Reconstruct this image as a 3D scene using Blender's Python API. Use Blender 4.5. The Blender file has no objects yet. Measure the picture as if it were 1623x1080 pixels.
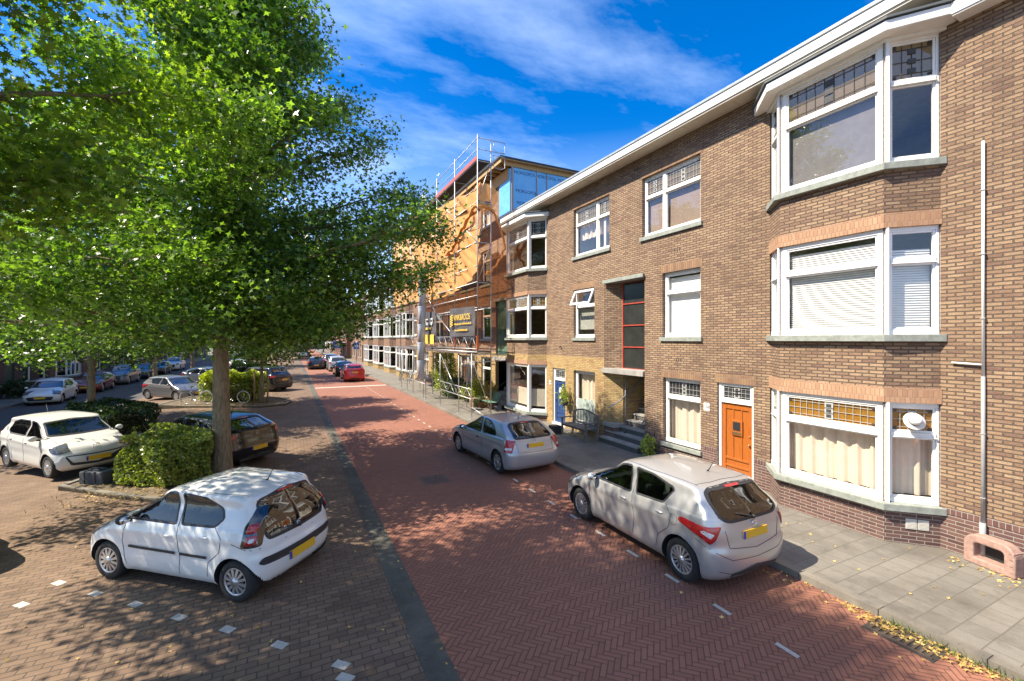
import bpy, bmesh, math, random
import numpy as np
from mathutils import Vector, Matrix
from mathutils.bvhtree import BVHTree
from mathutils.geometry import tessellate_polygon
PI = math.pi
sc = bpy.context.scene
COL = sc.collection
ORG = {}                                  # world origin of every thing and part

# ------------------------------------------------------------------ materials
MATS = {}
class NT:
    def __init__(s, name):
        s.m = bpy.data.materials.new(name); s.m.use_nodes = True
        s.t = s.m.node_tree; s.t.nodes.clear()
        s.out = s.t.nodes.new('ShaderNodeOutputMaterial')
    def n(s, typ, **kw):
        nd = s.t.nodes.new('ShaderNode' + typ)
        for k, v in kw.items():
            if k.startswith('i_'):
                nd.inputs[k[2:].replace('_', ' ')].default_value = v
            else:
                setattr(nd, k, v)
        return nd
    def l(s, a, b):
        s.t.links.new(a, b)
    def math(s, op, a, b=None, c=None):
        nd = s.n('Math', operation=op)
        for i, x in enumerate((a, b, c)):
            if x is None: continue
            if isinstance(x, (int, float)): nd.inputs[i].default_value = x
            else: s.l(x, nd.inputs[i])
        return nd.outputs[0]
    def mix(s, fac, a, b, typ='MIX'):
        nd = s.n('Mix', data_type='RGBA', blend_type=typ)
        for sock, x in ((nd.inputs[0], fac), (nd.inputs[6], a), (nd.inputs[7], b)):
            if isinstance(x, (int, float)): sock.default_value = x
            elif isinstance(x, (tuple, list)): sock.default_value = (*x[:3], 1)
            else: s.l(x, sock)
        return nd.outputs[2]
    def ramp(s, fac, stops):
        nd = s.n('ValToRGB'); e = nd.color_ramp.elements
        while len(e) < len(stops): e.new(.5)
        for el, (p, c) in zip(e, stops):
            el.position = p; el.color = (*(c if isinstance(c, (tuple, list)) else (c, c, c)), 1)
        s.l(fac, nd.inputs[0]); return nd.outputs[0]
    def noise(s, vec, scale, detail=3, rough=.5):
        nd = s.n('TexNoise'); nd.inputs['Scale'].default_value = scale
        nd.inputs['Detail'].default_value = detail; nd.inputs['Roughness'].default_value = rough
        if vec is not None: s.l(vec, nd.inputs['Vector'])
        return nd.outputs[0]
    def princ(s, **kw):
        p = s.n('BsdfPrincipled'); s.l(p.outputs[0], s.out.inputs[0])
        for k, v in kw.items():
            sock = p.inputs[k.replace('_', ' ')]
            if isinstance(v, (int, float)): sock.default_value = v
            elif isinstance(v, (tuple, list)): sock.default_value = (*v[:3], 1)
            else: s.l(v, sock)
        return p
    def bump(s, h, dist, strength=1.):
        b = s.n('Bump'); b.inputs['Distance'].default_value = dist
        b.inputs['Strength'].default_value = strength; s.l(h, b.inputs['Height']); return b.outputs[0]

def mat(name, col, rough=.7, metal=0., var=.12, scale=6., spec=.5, coat=0., bump=0., bscale=60.):
    if name in MATS: return MATS[name]
    t = NT(name); geo = t.n('NewGeometry').outputs['Position']
    f = t.noise(geo, scale, 4, .6)
    c = t.mix(t.math('MULTIPLY', t.math('SUBTRACT', f, .35), 2.2), tuple(x*(1-var) for x in col), tuple(min(1, x*(1+var)) for x in col))
    p = t.princ(Base_Color=c, Roughness=rough, Metallic=metal)
    p.inputs['Specular IOR Level'].default_value = spec
    p.inputs['Coat Weight'].default_value = coat; p.inputs['Coat Roughness'].default_value = .05
    if bump: t.l(t.bump(t.noise(geo, bscale, 3), bump), p.inputs['Normal'])
    MATS[name] = t.m; return t.m

def brickmat(name, cols, mortar, bw=.22, bh=.072, ms=.011, rot=0., bump=.012, stain=.25, offs=.5, mortar_dark=1., rough=.85):
    if name in MATS: return MATS[name]
    t = NT(name); uv = t.n('UVMap').outputs[0]; geo = t.n('NewGeometry').outputs['Position']
    mp = t.n('Mapping'); mp.inputs['Rotation'].default_value = (0, 0, rot); t.l(uv, mp.inputs['Vector'])
    b = t.n('TexBrick', offset=offs, i_Scale=1., i_Mortar_Size=ms, i_Mortar_Smooth=.35, i_Bias=0., i_Brick_Width=bw, i_Row_Height=bh)
    b.inputs['Color1'].default_value = (0, 0, 0, 1); b.inputs['Color2'].default_value = (1, 1, 1, 1); b.inputs['Mortar'].default_value = (.5, .5, .5, 1)
    # the courses wander a few millimetres like hand laid ones
    wob = t.n('TexNoise'); wob.inputs['Scale'].default_value = 2.3; t.l(mp.outputs[0], wob.inputs['Vector'])
    va = t.n('VectorMath', operation='MULTIPLY_ADD'); t.l(wob.outputs['Color'], va.inputs[0]); va.inputs[1].default_value = (.012, .012, 0); t.l(mp.outputs[0], va.inputs[2])
    t.l(va.outputs[0], b.inputs['Vector'])
    n = len(cols); br = t.ramp(b.outputs['Color'], [(i/(n-1), c) for i, c in enumerate(cols)])
    fine = t.noise(geo, 45, 4, .7)
    br = t.mix(.35, br, t.mix(fine, (.35, .35, .35), (1.6, 1.6, 1.6)), 'MULTIPLY') if False else t.mix(t.math('MULTIPLY', fine, .5), br, t.mix(1., br, (.45, .42, .4), 'MULTIPLY'))
    big = t.math('SUBTRACT', t.noise(geo, .9, 5, .65), .42)
    br = t.mix(t.math('MULTIPLY', t.math('MAXIMUM', big, 0), stain*8), br, t.mix(1., br, (.5, .46, .43), 'MULTIPLY'))
    sm = t.n('Mapping'); sm.inputs['Scale'].default_value = (3.2, 3.2, .35); t.l(geo, sm.inputs[0])
    stn = t.math('MAXIMUM', t.math('SUBTRACT', t.noise(sm.outputs[0], 1.3, 5, .65), .52), 0.)
    br = t.mix(t.math('MULTIPLY', stn, 2.2*stain*3), br, t.mix(1., br, (.42, .38, .35), 'MULTIPLY'))
    pal = t.math('MAXIMUM', t.math('SUBTRACT', t.noise(geo, 2.7, 6, .7), .60), 0.)
    br = t.mix(t.math('MULTIPLY', pal, 3.2*stain), br, (.52, .47, .4))
    c = t.mix(b.outputs['Fac'], br, mortar)
    p = t.princ(Base_Color=c, Roughness=rough)
    h = t.math('ADD', t.math('SUBTRACT', 1., b.outputs['Fac']), t.math('MULTIPLY', fine, .35))
    t.l(t.bump(h, bump), p.inputs['Normal'])
    MATS[name] = t.m; return t.m

def herring(name, cols, joint, w=.1, n=2, ang=45):
    t = NT(name); geo = t.n('NewGeometry').outputs['Position']
    mp = t.n('Mapping'); mp.inputs['Rotation'].default_value = (0, 0, math.radians(ang)); mp.inputs['Scale'].default_value = (1/w, 1/w, 1)
    t.l(geo, mp.inputs['Vector'])
    sp = t.n('SeparateXYZ'); t.l(mp.outputs[0], sp.inputs[0]); x, y = sp.outputs[0], sp.outputs[1]
    i, j = t.math('FLOOR', x), t.math('FLOOR', y)
    fx, fy = t.math('SUBTRACT', x, i), t.math('SUBTRACT', y, j)
    k = t.math('FLOORED_MODULO', t.math('SUBTRACT', i, j), 2.*n)
    hor = t.math('LESS_THAN', k, n-.5)
    al_h = t.math('ADD', k, fx); m2 = t.math('SUBTRACT', 2*n-1., k); al_v = t.math('ADD', m2, fy)
    def sel(a, b): return t.math('ADD', t.math('MULTIPLY', hor, a), t.math('MULTIPLY', t.math('SUBTRACT', 1., hor), b))
    al = sel(al_h, al_v); ac = sel(fy, fx)
    d = t.math('MINIMUM', t.math('MINIMUM', al, t.math('SUBTRACT', float(n), al)), t.math('MINIMUM', ac, t.math('SUBTRACT', 1., ac)))
    bi = sel(t.math('SUBTRACT', i, k), i); bj = sel(j, t.math('SUBTRACT', j, m2))
    cb = t.n('CombineXYZ'); t.l(bi, cb.inputs[0]); t.l(bj, cb.inputs[1]); t.l(hor, cb.inputs[2])
    wn = t.n('TexWhiteNoise', noise_dimensions='3D'); t.l(cb.outputs[0], wn.inputs['Vector'])
    br = t.ramp(wn.outputs['Value'], [(q/(len(cols)-1), c) for q, c in enumerate(cols)])
    big = t.noise(geo, .35, 5, .6); fine = t.noise(geo, 70, 3, .6)
    br = t.mix(t.math('MULTIPLY', t.math('SUBTRACT', big, .3), 1.1), br, t.mix(1., br, (.62, .6, .6), 'MULTIPLY'))
    br = t.mix(t.math('MULTIPLY', fine, .3), br, t.mix(1., br, (.5, .5, .5), 'MULTIPLY'))
    f = t.ramp(d, [(.03, 1.), (.11, 0.)])
    p = t.princ(Base_Color=t.mix(f, br, joint), Roughness=.85)
    t.l(t.bump(t.math('ADD', t.math('SUBTRACT', 1., f), t.math('MULTIPLY', wn.outputs['Value'], .25)), .006), p.inputs['Normal'])
    MATS[name] = t.m; return t.m

def glassmat(name, tint=(.55, .6, .58), base=.06, refl=1.):
    t = NT(name)
    tr = t.n('BsdfTransparent'); tr.inputs[0].default_value = (*tint, 1)
    gl = t.n('BsdfGlossy'); gl.inputs['Roughness'].default_value = .01; gl.inputs[0].default_value = (refl, refl, refl, 1)
    fr = t.n('LayerWeight', i_Blend=.5)
    geo = t.n('NewGeometry').outputs['Position']
    t.l(t.bump(t.noise(geo, 1.5, 2), .01, .35), gl.inputs['Normal'])
    mx = t.n('MixShader'); t.l(t.math('MINIMUM', t.math('ADD', t.math('MULTIPLY', t.math('POWER', fr.outputs['Facing'], 3.5), 1.1), base), 1.), mx.inputs[0])
    t.l(tr.outputs[0], mx.inputs[1]); t.l(gl.outputs[0], mx.inputs[2]); t.l(mx.outputs[0], t.out.inputs[0])
    MATS[name] = t.m; return t.m

def carpaint(name, col, metal=0., rough=.35, fleck=0.):
    t = NT(name); geo = t.n('TexCoord').outputs['Object']
    f = t.noise(geo, 4, 4, .6)
    dirt = t.math('MULTIPLY', t.math('MAXIMUM', t.math('SUBTRACT', f, .5), 0.), .8)
    c = t.mix(dirt, col, tuple(x*.75+min(.03, x) for x in col))
    if fleck: c = t.mix(t.math('MULTIPLY', t.noise(geo, 900, 1), fleck), c, (1, 1, 1))
    p = t.princ(Base_Color=c, Roughness=rough, Metallic=metal)
    p.inputs['Coat Weight'].default_value = .9; p.inputs['Coat Roughness'].default_value = .04
    MATS[name] = t.m; return t.m

def leafmat(name, dark, light, trans=.45):
    t = NT(name); at = t.n('Attribute', attribute_name='tint').outputs['Fac']
    c = t.ramp(at, [(0., dark), (.75, light), (1., tuple(min(1, a*1.5) for a in light))])
    d = t.n('BsdfPrincipled'); t.l(c, d.inputs['Base Color']); d.inputs['Roughness'].default_value = .33; d.inputs['Specular IOR Level'].default_value = .55
    tl = t.n('BsdfTranslucent'); t.l(t.mix(1., c, (1.5, 1.75, .45), 'MULTIPLY'), tl.inputs[0])
    mx = t.n('MixShader'); mx.inputs[0].default_value = trans
    t.l(d.outputs[0], mx.inputs[1]); t.l(tl.outputs[0], mx.inputs[2]); t.l(mx.outputs[0], t.out.inputs[0])
    MATS[name] = t.m; return t.m

# ------------------------------------------------------------------ objects
def tag(o, label=None, cat=None, group=None, kind=None):
    if label: o['label'] = label
    if cat: o['category'] = cat
    if group: o['group'] = group
    if kind: o['kind'] = kind
    return o
def thing(name, label, cat, loc=(0, 0, 0), group=None):
    o = bpy.data.objects.new(name, None); COL.objects.link(o); o.location = loc
    o.empty_display_size = .2; ORG[o] = Vector(loc)
    return tag(o, label, cat, group)

class MB:
    def __init__(s): s.v = []; s.f = []; s.m = []; s.s = []
    def add(s, vs, fs, m=0, sm=False):
        b = len(s.v); s.v += [tuple(p) for p in vs]
        for f in fs: s.f.append(tuple(i+b for i in f)); s.m.append(m); s.s.append(sm)
        return s
    def box(s, a, b, m=0):
        x0, x1 = sorted((a[0], b[0])); y0, y1 = sorted((a[1], b[1])); z0, z1 = sorted((a[2], b[2]))
        return s.add([(x0,y0,z0),(x1,y0,z0),(x1,y1,z0),(x0,y1,z0),(x0,y0,z1),(x1,y0,z1),(x1,y1,z1),(x0,y1,z1)],
                     [(0,3,2,1),(4,5,6,7),(0,1,5,4),(1,2,6,5),(2,3,7,6),(3,0,4,7)], m)
    def obox(s, c, size, M=None, m=0):
        hx, hy, hz = size[0]/2, size[1]/2, size[2]/2
        M = M or Matrix.Identity(3); c = Vector(c)
        vs = [c + M @ Vector(p) for p in [(-hx,-hy,-hz),(hx,-hy,-hz),(hx,hy,-hz),(-hx,hy,-hz),(-hx,-hy,hz),(hx,-hy,hz),(hx,hy,hz),(-hx,hy,hz)]]
        return s.add(vs, [(0,3,2,1),(4,5,6,7),(0,1,5,4),(1,2,6,5),(2,3,7,6),(3,0,4,7)], m)
    def prism(s, poly, z0, z1, m=0):
        n = len(poly); ar = sum(poly[i][0]*poly[(i+1)%n][1]-poly[(i+1)%n][0]*poly[i][1] for i in range(n))
        if ar < 0: poly = poly[::-1]
        vs = [(x, y, z0) for x, y in poly] + [(x, y, z1) for x, y in poly]
        fs = [tuple(range(n))[::-1], tuple(range(n, 2*n))] + [(i, (i+1) % n, n+(i+1) % n, n+i) for i in range(n)]
        return s.add(vs, fs, m)
    def tube(s, pts, r, n=8, m=0, caps=True, sm=True):
        pts = [Vector(p) for p in pts]; k = len(pts)
        if not isinstance(r, (list, tuple)): r = [r]*k
        base = len(s.v); up = Vector((0, 0, 1)); last = None
        for i, p in enumerate(pts):
            d = (pts[min(i+1, k-1)] - pts[max(i-1, 0)]).normalized()
            if last is None:
                a = d.cross(up if abs(d.z) < .9 else Vector((1, 0, 0))).normalized()
            else:
                a = (last - d*last.dot(d)).normalized()
            last = a; b = d.cross(a)
            for j in range(n):
                t = 2*PI*j/n; s.v.append(tuple(p + (a*math.cos(t) + b*math.sin(t))*r[i]))
        for i in range(k-1):
            for j in range(n):
                q = base+i*n; s.f.append((q+j, q+(j+1) % n, q+n+(j+1) % n, q+n+j)); s.m.append(m); s.s.append(sm)
        if caps:
            s.f.append(tuple(base+j for j in range(n))[::-1]); s.m.append(m); s.s.append(False)
            s.f.append(tuple(base+(k-1)*n+j for j in range(n))); s.m.append(m); s.s.append(False)
        return s
    def lathe(s, prof, c, axis, n=24, m=0, sm=True):
        """prof: (radius, height along axis)"""
        ax = Vector(axis).normalized(); a = ax.cross(Vector((0, 0, 1)) if abs(ax.z) < .9 else Vector((1, 0, 0))).normalized(); b = ax.cross(a)
        base = len(s.v); c = Vector(c)
        for r, h in prof:
            for j in range(n):
                t = 2*PI*j/n; s.v.append(tuple(c + ax*h + (a*math.cos(t)+b*math.sin(t))*r))
        for i in range(len(prof)-1):
            for j in range(n):
                q = base+i*n; s.f.append((q+j, q+(j+1) % n, q+n+(j+1) % n, q+n+j)); s.m.append(m); s.s.append(sm)
        return s
    def ball(s, c, r, n=10, m=0, sc3=(1, 1, 1)):
        base = len(s.v); k = n//2
        for i in range(k+1):
            ph = PI*i/k
            for j in range(n):
                t = 2*PI*j/n
                s.v.append((c[0]+r*sc3[0]*math.sin(ph)*math.cos(t), c[1]+r*sc3[1]*math.sin(ph)*math.sin(t), c[2]+r*sc3[2]*math.cos(ph)))
        for i in range(k):
            for j in range(n):
                q = base+i*n; s.f.append((q+j, q+n+j, q+n+(j+1) % n, q+(j+1) % n)); s.m.append(m); s.s.append(True)
        return s
    def build(s, name, mats, parent=None, uv=True, bevel=0., **kw):
        if not isinstance(mats, (list, tuple)): mats = [mats]
        o0 = ORG.get(parent, Vector((0, 0, 0)))
        me = bpy.data.meshes.new(name)
        me.from_pydata([(x-o0.x, y-o0.y, z-o0.z) for x, y, z in s.v], [], s.f)
        for mm in mats: me.materials.append(mm)
        me.polygons.foreach_set('material_index', s.m); me.polygons.foreach_set('use_smooth', s.s)
        if uv and s.f:
            lay = me.uv_layers.new(name='UVMap').data; V = s.v
            for p in me.polygons:
                nx, ny, nz = p.normal
                if abs(nz) > .8:
                    for li, vi in zip(p.loop_indices, p.vertices): lay[li].uv = (V[vi][0], V[vi][1])
                else:
                    L = math.hypot(nx, ny) or 1; tx, ty = -ny/L, nx/L
                    for li, vi in zip(p.loop_indices, p.vertices): lay[li].uv = (V[vi][0]*tx+V[vi][1]*ty, V[vi][2])
        me.update()
        o = bpy.data.objects.new(name, me); COL.objects.link(o); o.parent = parent; ORG[o] = o0
        if bevel:
            b = o.modifiers.new('bevel', 'BEVEL'); b.width = bevel; b.segments = 2; b.limit_method = 'ANGLE'
        return tag(o, **kw)

def copy_tree(o, parent=None):
    c = o.copy(); COL.objects.link(c); c.parent = parent; ORG[c] = Vector((0, 0, 0))
    for ch in o.children: copy_tree(ch, c)
    return c

def text(parent, name, body, size, M, material, extrude=.003, **kw):
    cu = bpy.data.curves.new(name, 'FONT'); cu.body = body; cu.size = size; cu.extrude = extrude
    cu.align_x = 'CENTER'; cu.align_y = 'CENTER'; cu.materials.append(material)
    o = bpy.data.objects.new(name, cu); COL.objects.link(o); dg = bpy.context.evaluated_depsgraph_get()
    me = bpy.data.meshes.new_from_object(o.evaluated_get(dg)); bpy.data.objects.remove(o)
    for v in me.vertices: v.co = M @ v.co - ORG.get(parent, Vector((0, 0, 0)))
    o = bpy.data.objects.new(name, me); COL.objects.link(o); o.parent = parent; ORG[o] = ORG.get(parent, Vector((0, 0, 0)))
    return tag(o, **kw)

# matrices for writing standing on a wall: facing -X (street side of the right row) or -Y
def face_nx(x, y, z): return Matrix(((0, 0, -1, x), (-1, 0, 0, y), (0, 1, 0, z), (0, 0, 0, 1)))
def face_ny(x, y, z): return Matrix(((1, 0, 0, x), (0, 0, -1, y), (0, 1, 0, z), (0, 0, 0, 1)))

# ------------------------------------------------------------------ shared materials
BR_Y = [(.235, .135, .095), (.345, .215, .13), (.41, .27, .16), (.45, .30, .18), (.36, .225, .14), (.47, .325, .2), (.285, .17, .11), (.385, .255, .155)]
M_wall = brickmat('facade_brick', BR_Y, (.12, .085, .06), bw=.215, bh=.062, ms=.012, bump=.05)
M_yellow = brickmat('yellow_brick', [(.36, .2, .09), (.5, .33, .12), (.55, .38, .15), (.44, .27, .11), (.58, .42, .18)], (.25, .19, .12), bw=.215, bh=.062, ms=.009, stain=.12, bump=.025)
M_plinth = brickmat('plinth_brick', [(.11, .05, .045), (.17, .085, .07), (.2, .105, .085), (.13, .065, .06)], (.30, .26, .22), bw=.215, bh=.062, ms=.008)
M_sold = brickmat('soldier_brick', [(.3, .16, .09), (.4, .24, .12), (.26, .14, .09)], (.22, .17, .13), bw=.07, bh=.24, ms=.008, offs=0.)
M_pink = brickmat('pink_brick', [(.48, .27, .155), (.52, .31, .18), (.43, .235, .135), (.54, .34, .21)], (.38, .24, .16), bw=.07, bh=.13, ms=.006, stain=.1)
M_pls = brickmat('plinth_soldier', [(.13, .06, .05), (.19, .09, .075)], (.3, .26, .22), bw=.07, bh=.4, ms=.008, offs=0.)
M_red = brickmat('red_brick', [(.25, .08, .05), (.33, .11, .07), (.2, .07, .05)], (.2, .15, .13), stain=.2)
M_dred = brickmat('dark_red_brick', [(.11, .045, .035), (.16, .06, .045), (.08, .035, .03)], (.12, .1, .09), stain=.3)
M_brown = brickmat('brown_brick', [(.2, .1, .06), (.32, .17, .1), (.38, .22, .12), (.26, .14, .09)], (.2, .16, .13))
M_white = mat('white_paint', (.78, .76, .71), .45, var=.05)
M_upvc = mat('white_upvc', (.84, .84, .84), .3, var=.02)
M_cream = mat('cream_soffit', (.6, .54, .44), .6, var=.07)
M_sill = mat('stone_sill', (.28, .3, .26), .7, var=.25, scale=9, bump=.003)
M_conc = mat('concrete', (.33, .31, .28), .9, var=.25, scale=5, bump=.004)
M_zinc = mat('zinc', (.42, .46, .47), .45, metal=.3, var=.2)
M_black = mat('black_rubber', (.02, .02, .022), .6)
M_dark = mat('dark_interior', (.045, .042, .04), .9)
M_plaster = mat('inside_plaster', (.62, .58, .52), .9)
M_glass = glassmat('window_glass', (.93, .92, .90), .085)
M_glassd = glassmat('dark_glass', (.25, .28, .28), .1)
M_steel = mat('galvanised_steel', (.5, .5, .5), .4, metal=.7, var=.2, scale=20)
M_lead = mat('lead_came', (.42, .42, .4), .5, var=.1)
M_leadd = mat('lead_came_dark', (.05, .05, .05), .6)
M_curt = mat('curtain_linen', (.78, .66, .53), .9, var=.06)
M_blind = mat('white_blind', (.88, .88, .87), .8, var=.03)
M_taupe = mat('taupe_blind', (.30, .225, .19), .9, var=.04)
M_tar = mat('roof_felt', (.05, .05, .055), .9, var=.3)
M_wood = mat('new_timber', (.5, .3, .12), .7, var=.25, scale=12)
def stained(name, col, k=.5):
    t = NT(name); geo = t.n('NewGeometry').outputs['Position']
    c = t.mix(t.noise(geo, 25, 2), tuple(x*.6 for x in col), col)
    d = t.n('BsdfPrincipled'); t.l(c, d.inputs['Base Color']); d.inputs['Roughness'].default_value = .25
    tr = t.n('BsdfTransparent'); t.l(c, tr.inputs[0]); mx = t.n('MixShader', i_Fac=k)
    t.l(d.outputs[0], mx.inputs[1]); t.l(tr.outputs[0], mx.inputs[2]); t.l(mx.outputs[0], t.out.inputs[0])
    MATS[name] = t.m; return t.m
M_amber = stained('amber_glass', (.75, .40, .05))
M_amberp = stained('pale_amber_glass', (.5, .36, .16))
M_gdark = stained('grey_leaded_glass', (.12, .12, .13))
# ------------------------------------------------------------------ camera, sun, sky
cam = bpy.data.objects.new('camera', bpy.data.cameras.new('camera')); COL.objects.link(cam); sc.camera = cam
cam.location = (0, 0, 3.58); cam.rotation_euler = (PI/2, 0, -math.atan(351.5/703))
cam.data.sensor_width = 36; cam.data.lens = 36*703/1623; cam.data.shift_y = -2/1623; cam.data.clip_end = 1500; cam.data.clip_start = .05
SUN_EL, SUN_PHI = math.radians(50.5), math.radians(14)
SD = Vector((-math.cos(SUN_PHI)*math.cos(SUN_EL), math.sin(SUN_PHI)*math.cos(SUN_EL), math.sin(SUN_EL)))
sun = bpy.data.objects.new('sun', bpy.data.lights.new('sun', 'SUN')); COL.objects.link(sun)
sun.data.energy = 5.; sun.data.angle = math.radians(.53); sun.data.color = (1, .90, .74)
sun.rotation_euler = SD.to_track_quat('Z', 'Y').to_euler(); sun.location = (-20, 5, 30)
w = bpy.data.worlds.new('World'); sc.world = w; w.use_nodes = True
nt = w.node_tree; nt.nodes.clear(); T = NT.__new__(NT); T.t = nt; T.m = None
out = nt.nodes.new('ShaderNodeOutputWorld'); bg = nt.nodes.new('ShaderNodeBackground'); nt.links.new(bg.outputs[0], out.inputs[0])
sky = nt.nodes.new('ShaderNodeTexSky'); sky.sky_type = 'NISHITA'; sky.sun_disc = False
sky.sun_elevation = SUN_EL; sky.sun_rotation = math.atan2(SD.x, SD.y); sky.air_density = 1.; sky.dust_density = .6; sky.ozone_density = 3.
hs = nt.nodes.new('ShaderNodeHueSaturation'); hs.inputs['Saturation'].default_value = 1.48; nt.links.new(sky.outputs[0], hs.inputs['Color'])
tc = nt.nodes.new('ShaderNodeTexCoord'); sp = nt.nodes.new('ShaderNodeSeparateXYZ'); nt.links.new(tc.outputs['Generated'], sp.inputs[0])
zz = T.math('ADD', T.math('MAXIMUM', sp.outputs[2], 0.), .12)
cx, cy = T.math('DIVIDE', sp.outputs[0], zz), T.math('DIVIDE', sp.outputs[1], zz)
cb = nt.nodes.new('ShaderNodeCombineXYZ'); nt.links.new(cx, cb.inputs[0]); nt.links.new(cy, cb.inputs[1])
mp = nt.nodes.new('ShaderNodeMapping'); mp.inputs['Rotation'].default_value = (0, 0, .5); mp.inputs['Scale'].default_value = (.75, 1.5, 1); mp.inputs['Location'].default_value = (12.1, 9.4, 0)
nt.links.new(cb.outputs[0], mp.inputs[0])
n1 = T.noise(mp.outputs[0], .8, 8, .62); n2 = T.noise(cb.outputs[0], .33, 3, .5)
cl = T.math('MULTIPLY', T.math('SUBTRACT', T.math('ADD', T.math('MULTIPLY', n1, .7), T.math('MULTIPLY', n2, .6)), .60), 1.9)
cl = T.math('MINIMUM', T.math('MAXIMUM', cl, 0.), .36)
cl = T.math('MAXIMUM', cl, T.math('MINIMUM', T.math('MAXIMUM', T.math('MULTIPLY', T.math('SUBTRACT', .42, sp.outputs[2]), 1.3), 0.), .42))
skyc = T.mix(cl, T.mix(1., hs.outputs[0], (.82, .93, 1.14), 'MULTIPLY'), (8.6, 10.2, 12.2))
nt.links.new(skyc, bg.inputs[0]); bg.inputs[1].default_value = .098
sc.view_settings.view_transform = 'Standard'; sc.view_settings.look = 'None'; sc.view_settings.exposure = 1.13; sc.view_settings.gamma = 1
try: sc.view_settings.use_curve_mapping = False
except Exception: pass
sc.cycles.max_bounces = 8; sc.cycles.transparent_max_bounces = 16; sc.cycles.use_denoising = True

# ------------------------------------------------------------------ ground, roads, pavements
def gz(x):
    if x > -4.6: return 0.
    if x < -9: return -.4
    return -.4*(x+4.6)/(-4.4)
M_road = herring('red_brick_road', [(.30, .122, .078), (.33, .137, .086), (.355, .15, .094), (.31, .128, .081)], (.12, .062, .04), w=.068, n=3, ang=45)
M_park = brickmat('parking_brick', [(.18, .115, .072), (.235, .153, .095), (.27, .178, .11), (.21, .132, .085), (.25, .165, .105)], (.07, .055, .042), bw=.21, bh=.1, ms=.007, stain=.3, bump=.008)
M_pave = brickmat('pavement_tile', [(.195, .18, .15), (.215, .198, .166), (.235, .216, .18), (.205, .188, .157)], (.13, .115, .09), bw=.3, bh=.3, ms=.006, stain=.3, bump=.004, offs=.5)
M_gut = brickmat('gutter_slab', [(.105, .1, .078), (.135, .125, .098)], (.085, .08, .062), bw=1., bh=1., ms=.006, stain=.4, bump=.004)
M_kerb = brickmat('kerb_stone', [(.21, .19, .155), (.245, .222, .18)], (.12, .105, .08), bw=1., bh=1., ms=.008, stain=.3, bump=.004, offs=0)
M_asph = mat('old_asphalt', (.075, .07, .072), .9, var=.2, scale=2, bump=.004)
M_soil = mat('dry_soil', (.16, .12, .075), .95, var=.4, scale=8, bump=.02, bscale=25)
M_line = mat('white_marking', (.5, .47, .41), .8, var=.2, scale=30)
Y0, Y1 = -14, 190
def structure(name, mb, m): return mb.build(name, m, kind='structure')
b = MB(); b.add([(-500, -500, -.75), (500, -500, -.75), (500, 700, -.75), (-500, 700, -.75)], [(0, 1, 2, 3)]); structure('ground', b, mat('far_ground', (.16, .15, .12), .95))
b = MB(); b.add([(1.6, Y0, 0), (6.8, Y0, 0), (6.8, Y1, 0), (1.6, Y1, 0)], [(0, 1, 2, 3)]); structure('road', b, M_road)
b = MB(); b.box((1.29, Y0, -.2), (1.6, Y1, .006)); structure('gutter_strip', b, M_gut)
b = MB()
xs = [1.29, -4.6, -9.0]
for a, c in zip(xs, xs[1:]): b.add([(c, Y0, gz(c)), (a, Y0, gz(a)), (a, Y1, gz(a)), (c, Y1, gz(c))], [(0, 1, 2, 3)])
structure('parking_area', b, M_park)
b = MB(); b.add([(-14.6, Y0, -.4), (-9.0, Y0, -.4), (-9.0, Y1, -.4), (-14.6, Y1, -.4)], [(0, 1, 2, 3)]); structure('side_road', b, M_asph)
PZ = .1
b = MB(); b.box((6.93, Y0, -.3), (16, Y1, PZ)); structure('pavement', b, M_pave)
b = MB()
y = Y0
while y < 120: b.box((6.78, y+.004, -.3), (6.926, y+.996, PZ-.004+.006)); y += 1
structure('kerb', b, M_kerb)
b = MB(); b.box((-14.75, Y0, -.7), (-14.6, Y1, -.28)); structure('far_kerb', b, M_kerb)
b = MB(); b.box((-18.2, Y0, -.8), (-14.75, Y1, -.284)); structure('far_pavement', b, M_pave)
# planted islands between the parking bays
def island(poly, zt=.1):
    b = MB(); z0 = min(gz(x) for x, _ in poly)-.2
    b.prism(poly, z0, zt-.03)
    structure('island', b, M_soil)
    k = MB(); n = len(poly); cx = sum(p[0] for p in poly)/n; cy = sum(p[1] for p in poly)/n
    inn = [(x+(cx-x)*.14/math.hypot(cx-x, cy-y), y+(cy-y)*.14/math.hypot(cx-x, cy-y)) for x, y in poly]
    for i in range(n):
        j = (i+1) % n
        k.prism([poly[i], poly[j], inn[j], inn[i]], z0-.02, zt)
    structure('island_kerb', k, M_kerb)
island([(-5.0, 14.35), (-3.6, 12.9), (-2.3, 11.95), (-1.15, 12.3), (-.85, 13.4), (-1.3, 14.6), (-3.4, 16.9), (-5.4, 20), (-8.3, 24), (-9, 25.6), (-8.2, 26.4), (-6.4, 24.2), (-7.0, 18.4)], .1) if False else None
island([(-4.95, 14.3), (-3.6, 12.95), (-2.4, 11.95), (-1.2, 12.2), (-.8, 13.3), (-1.2, 14.7), (-2.4, 16.0), (-4.1, 16.2)])
island([(-6.2, 19.2), (-5.2, 18.7), (-4.2, 19.4), (-4.2, 22.4), (-5.6, 25.4), (-7.6, 26.6), (-8.8, 26.0), (-8.6, 23.2)], -.1)
island([(-6.4, 29.6), (-4.6, 28.2), (-1.4, 26.6), (-.2, 27.0), (.1, 28.2), (-.4, 29.8), (-2.2, 32.2), (-5.4, 33.2)])
island([(-6, 47), (-1.4, 44.6), (0, 45.4), (0, 47.2), (-2, 50.2), (-5.4, 51.2)])
island([(-6, 66), (-1.4, 63.6), (0, 64.4), (0, 66.2), (-2, 69.2), (-5.4, 70.2)])
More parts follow.
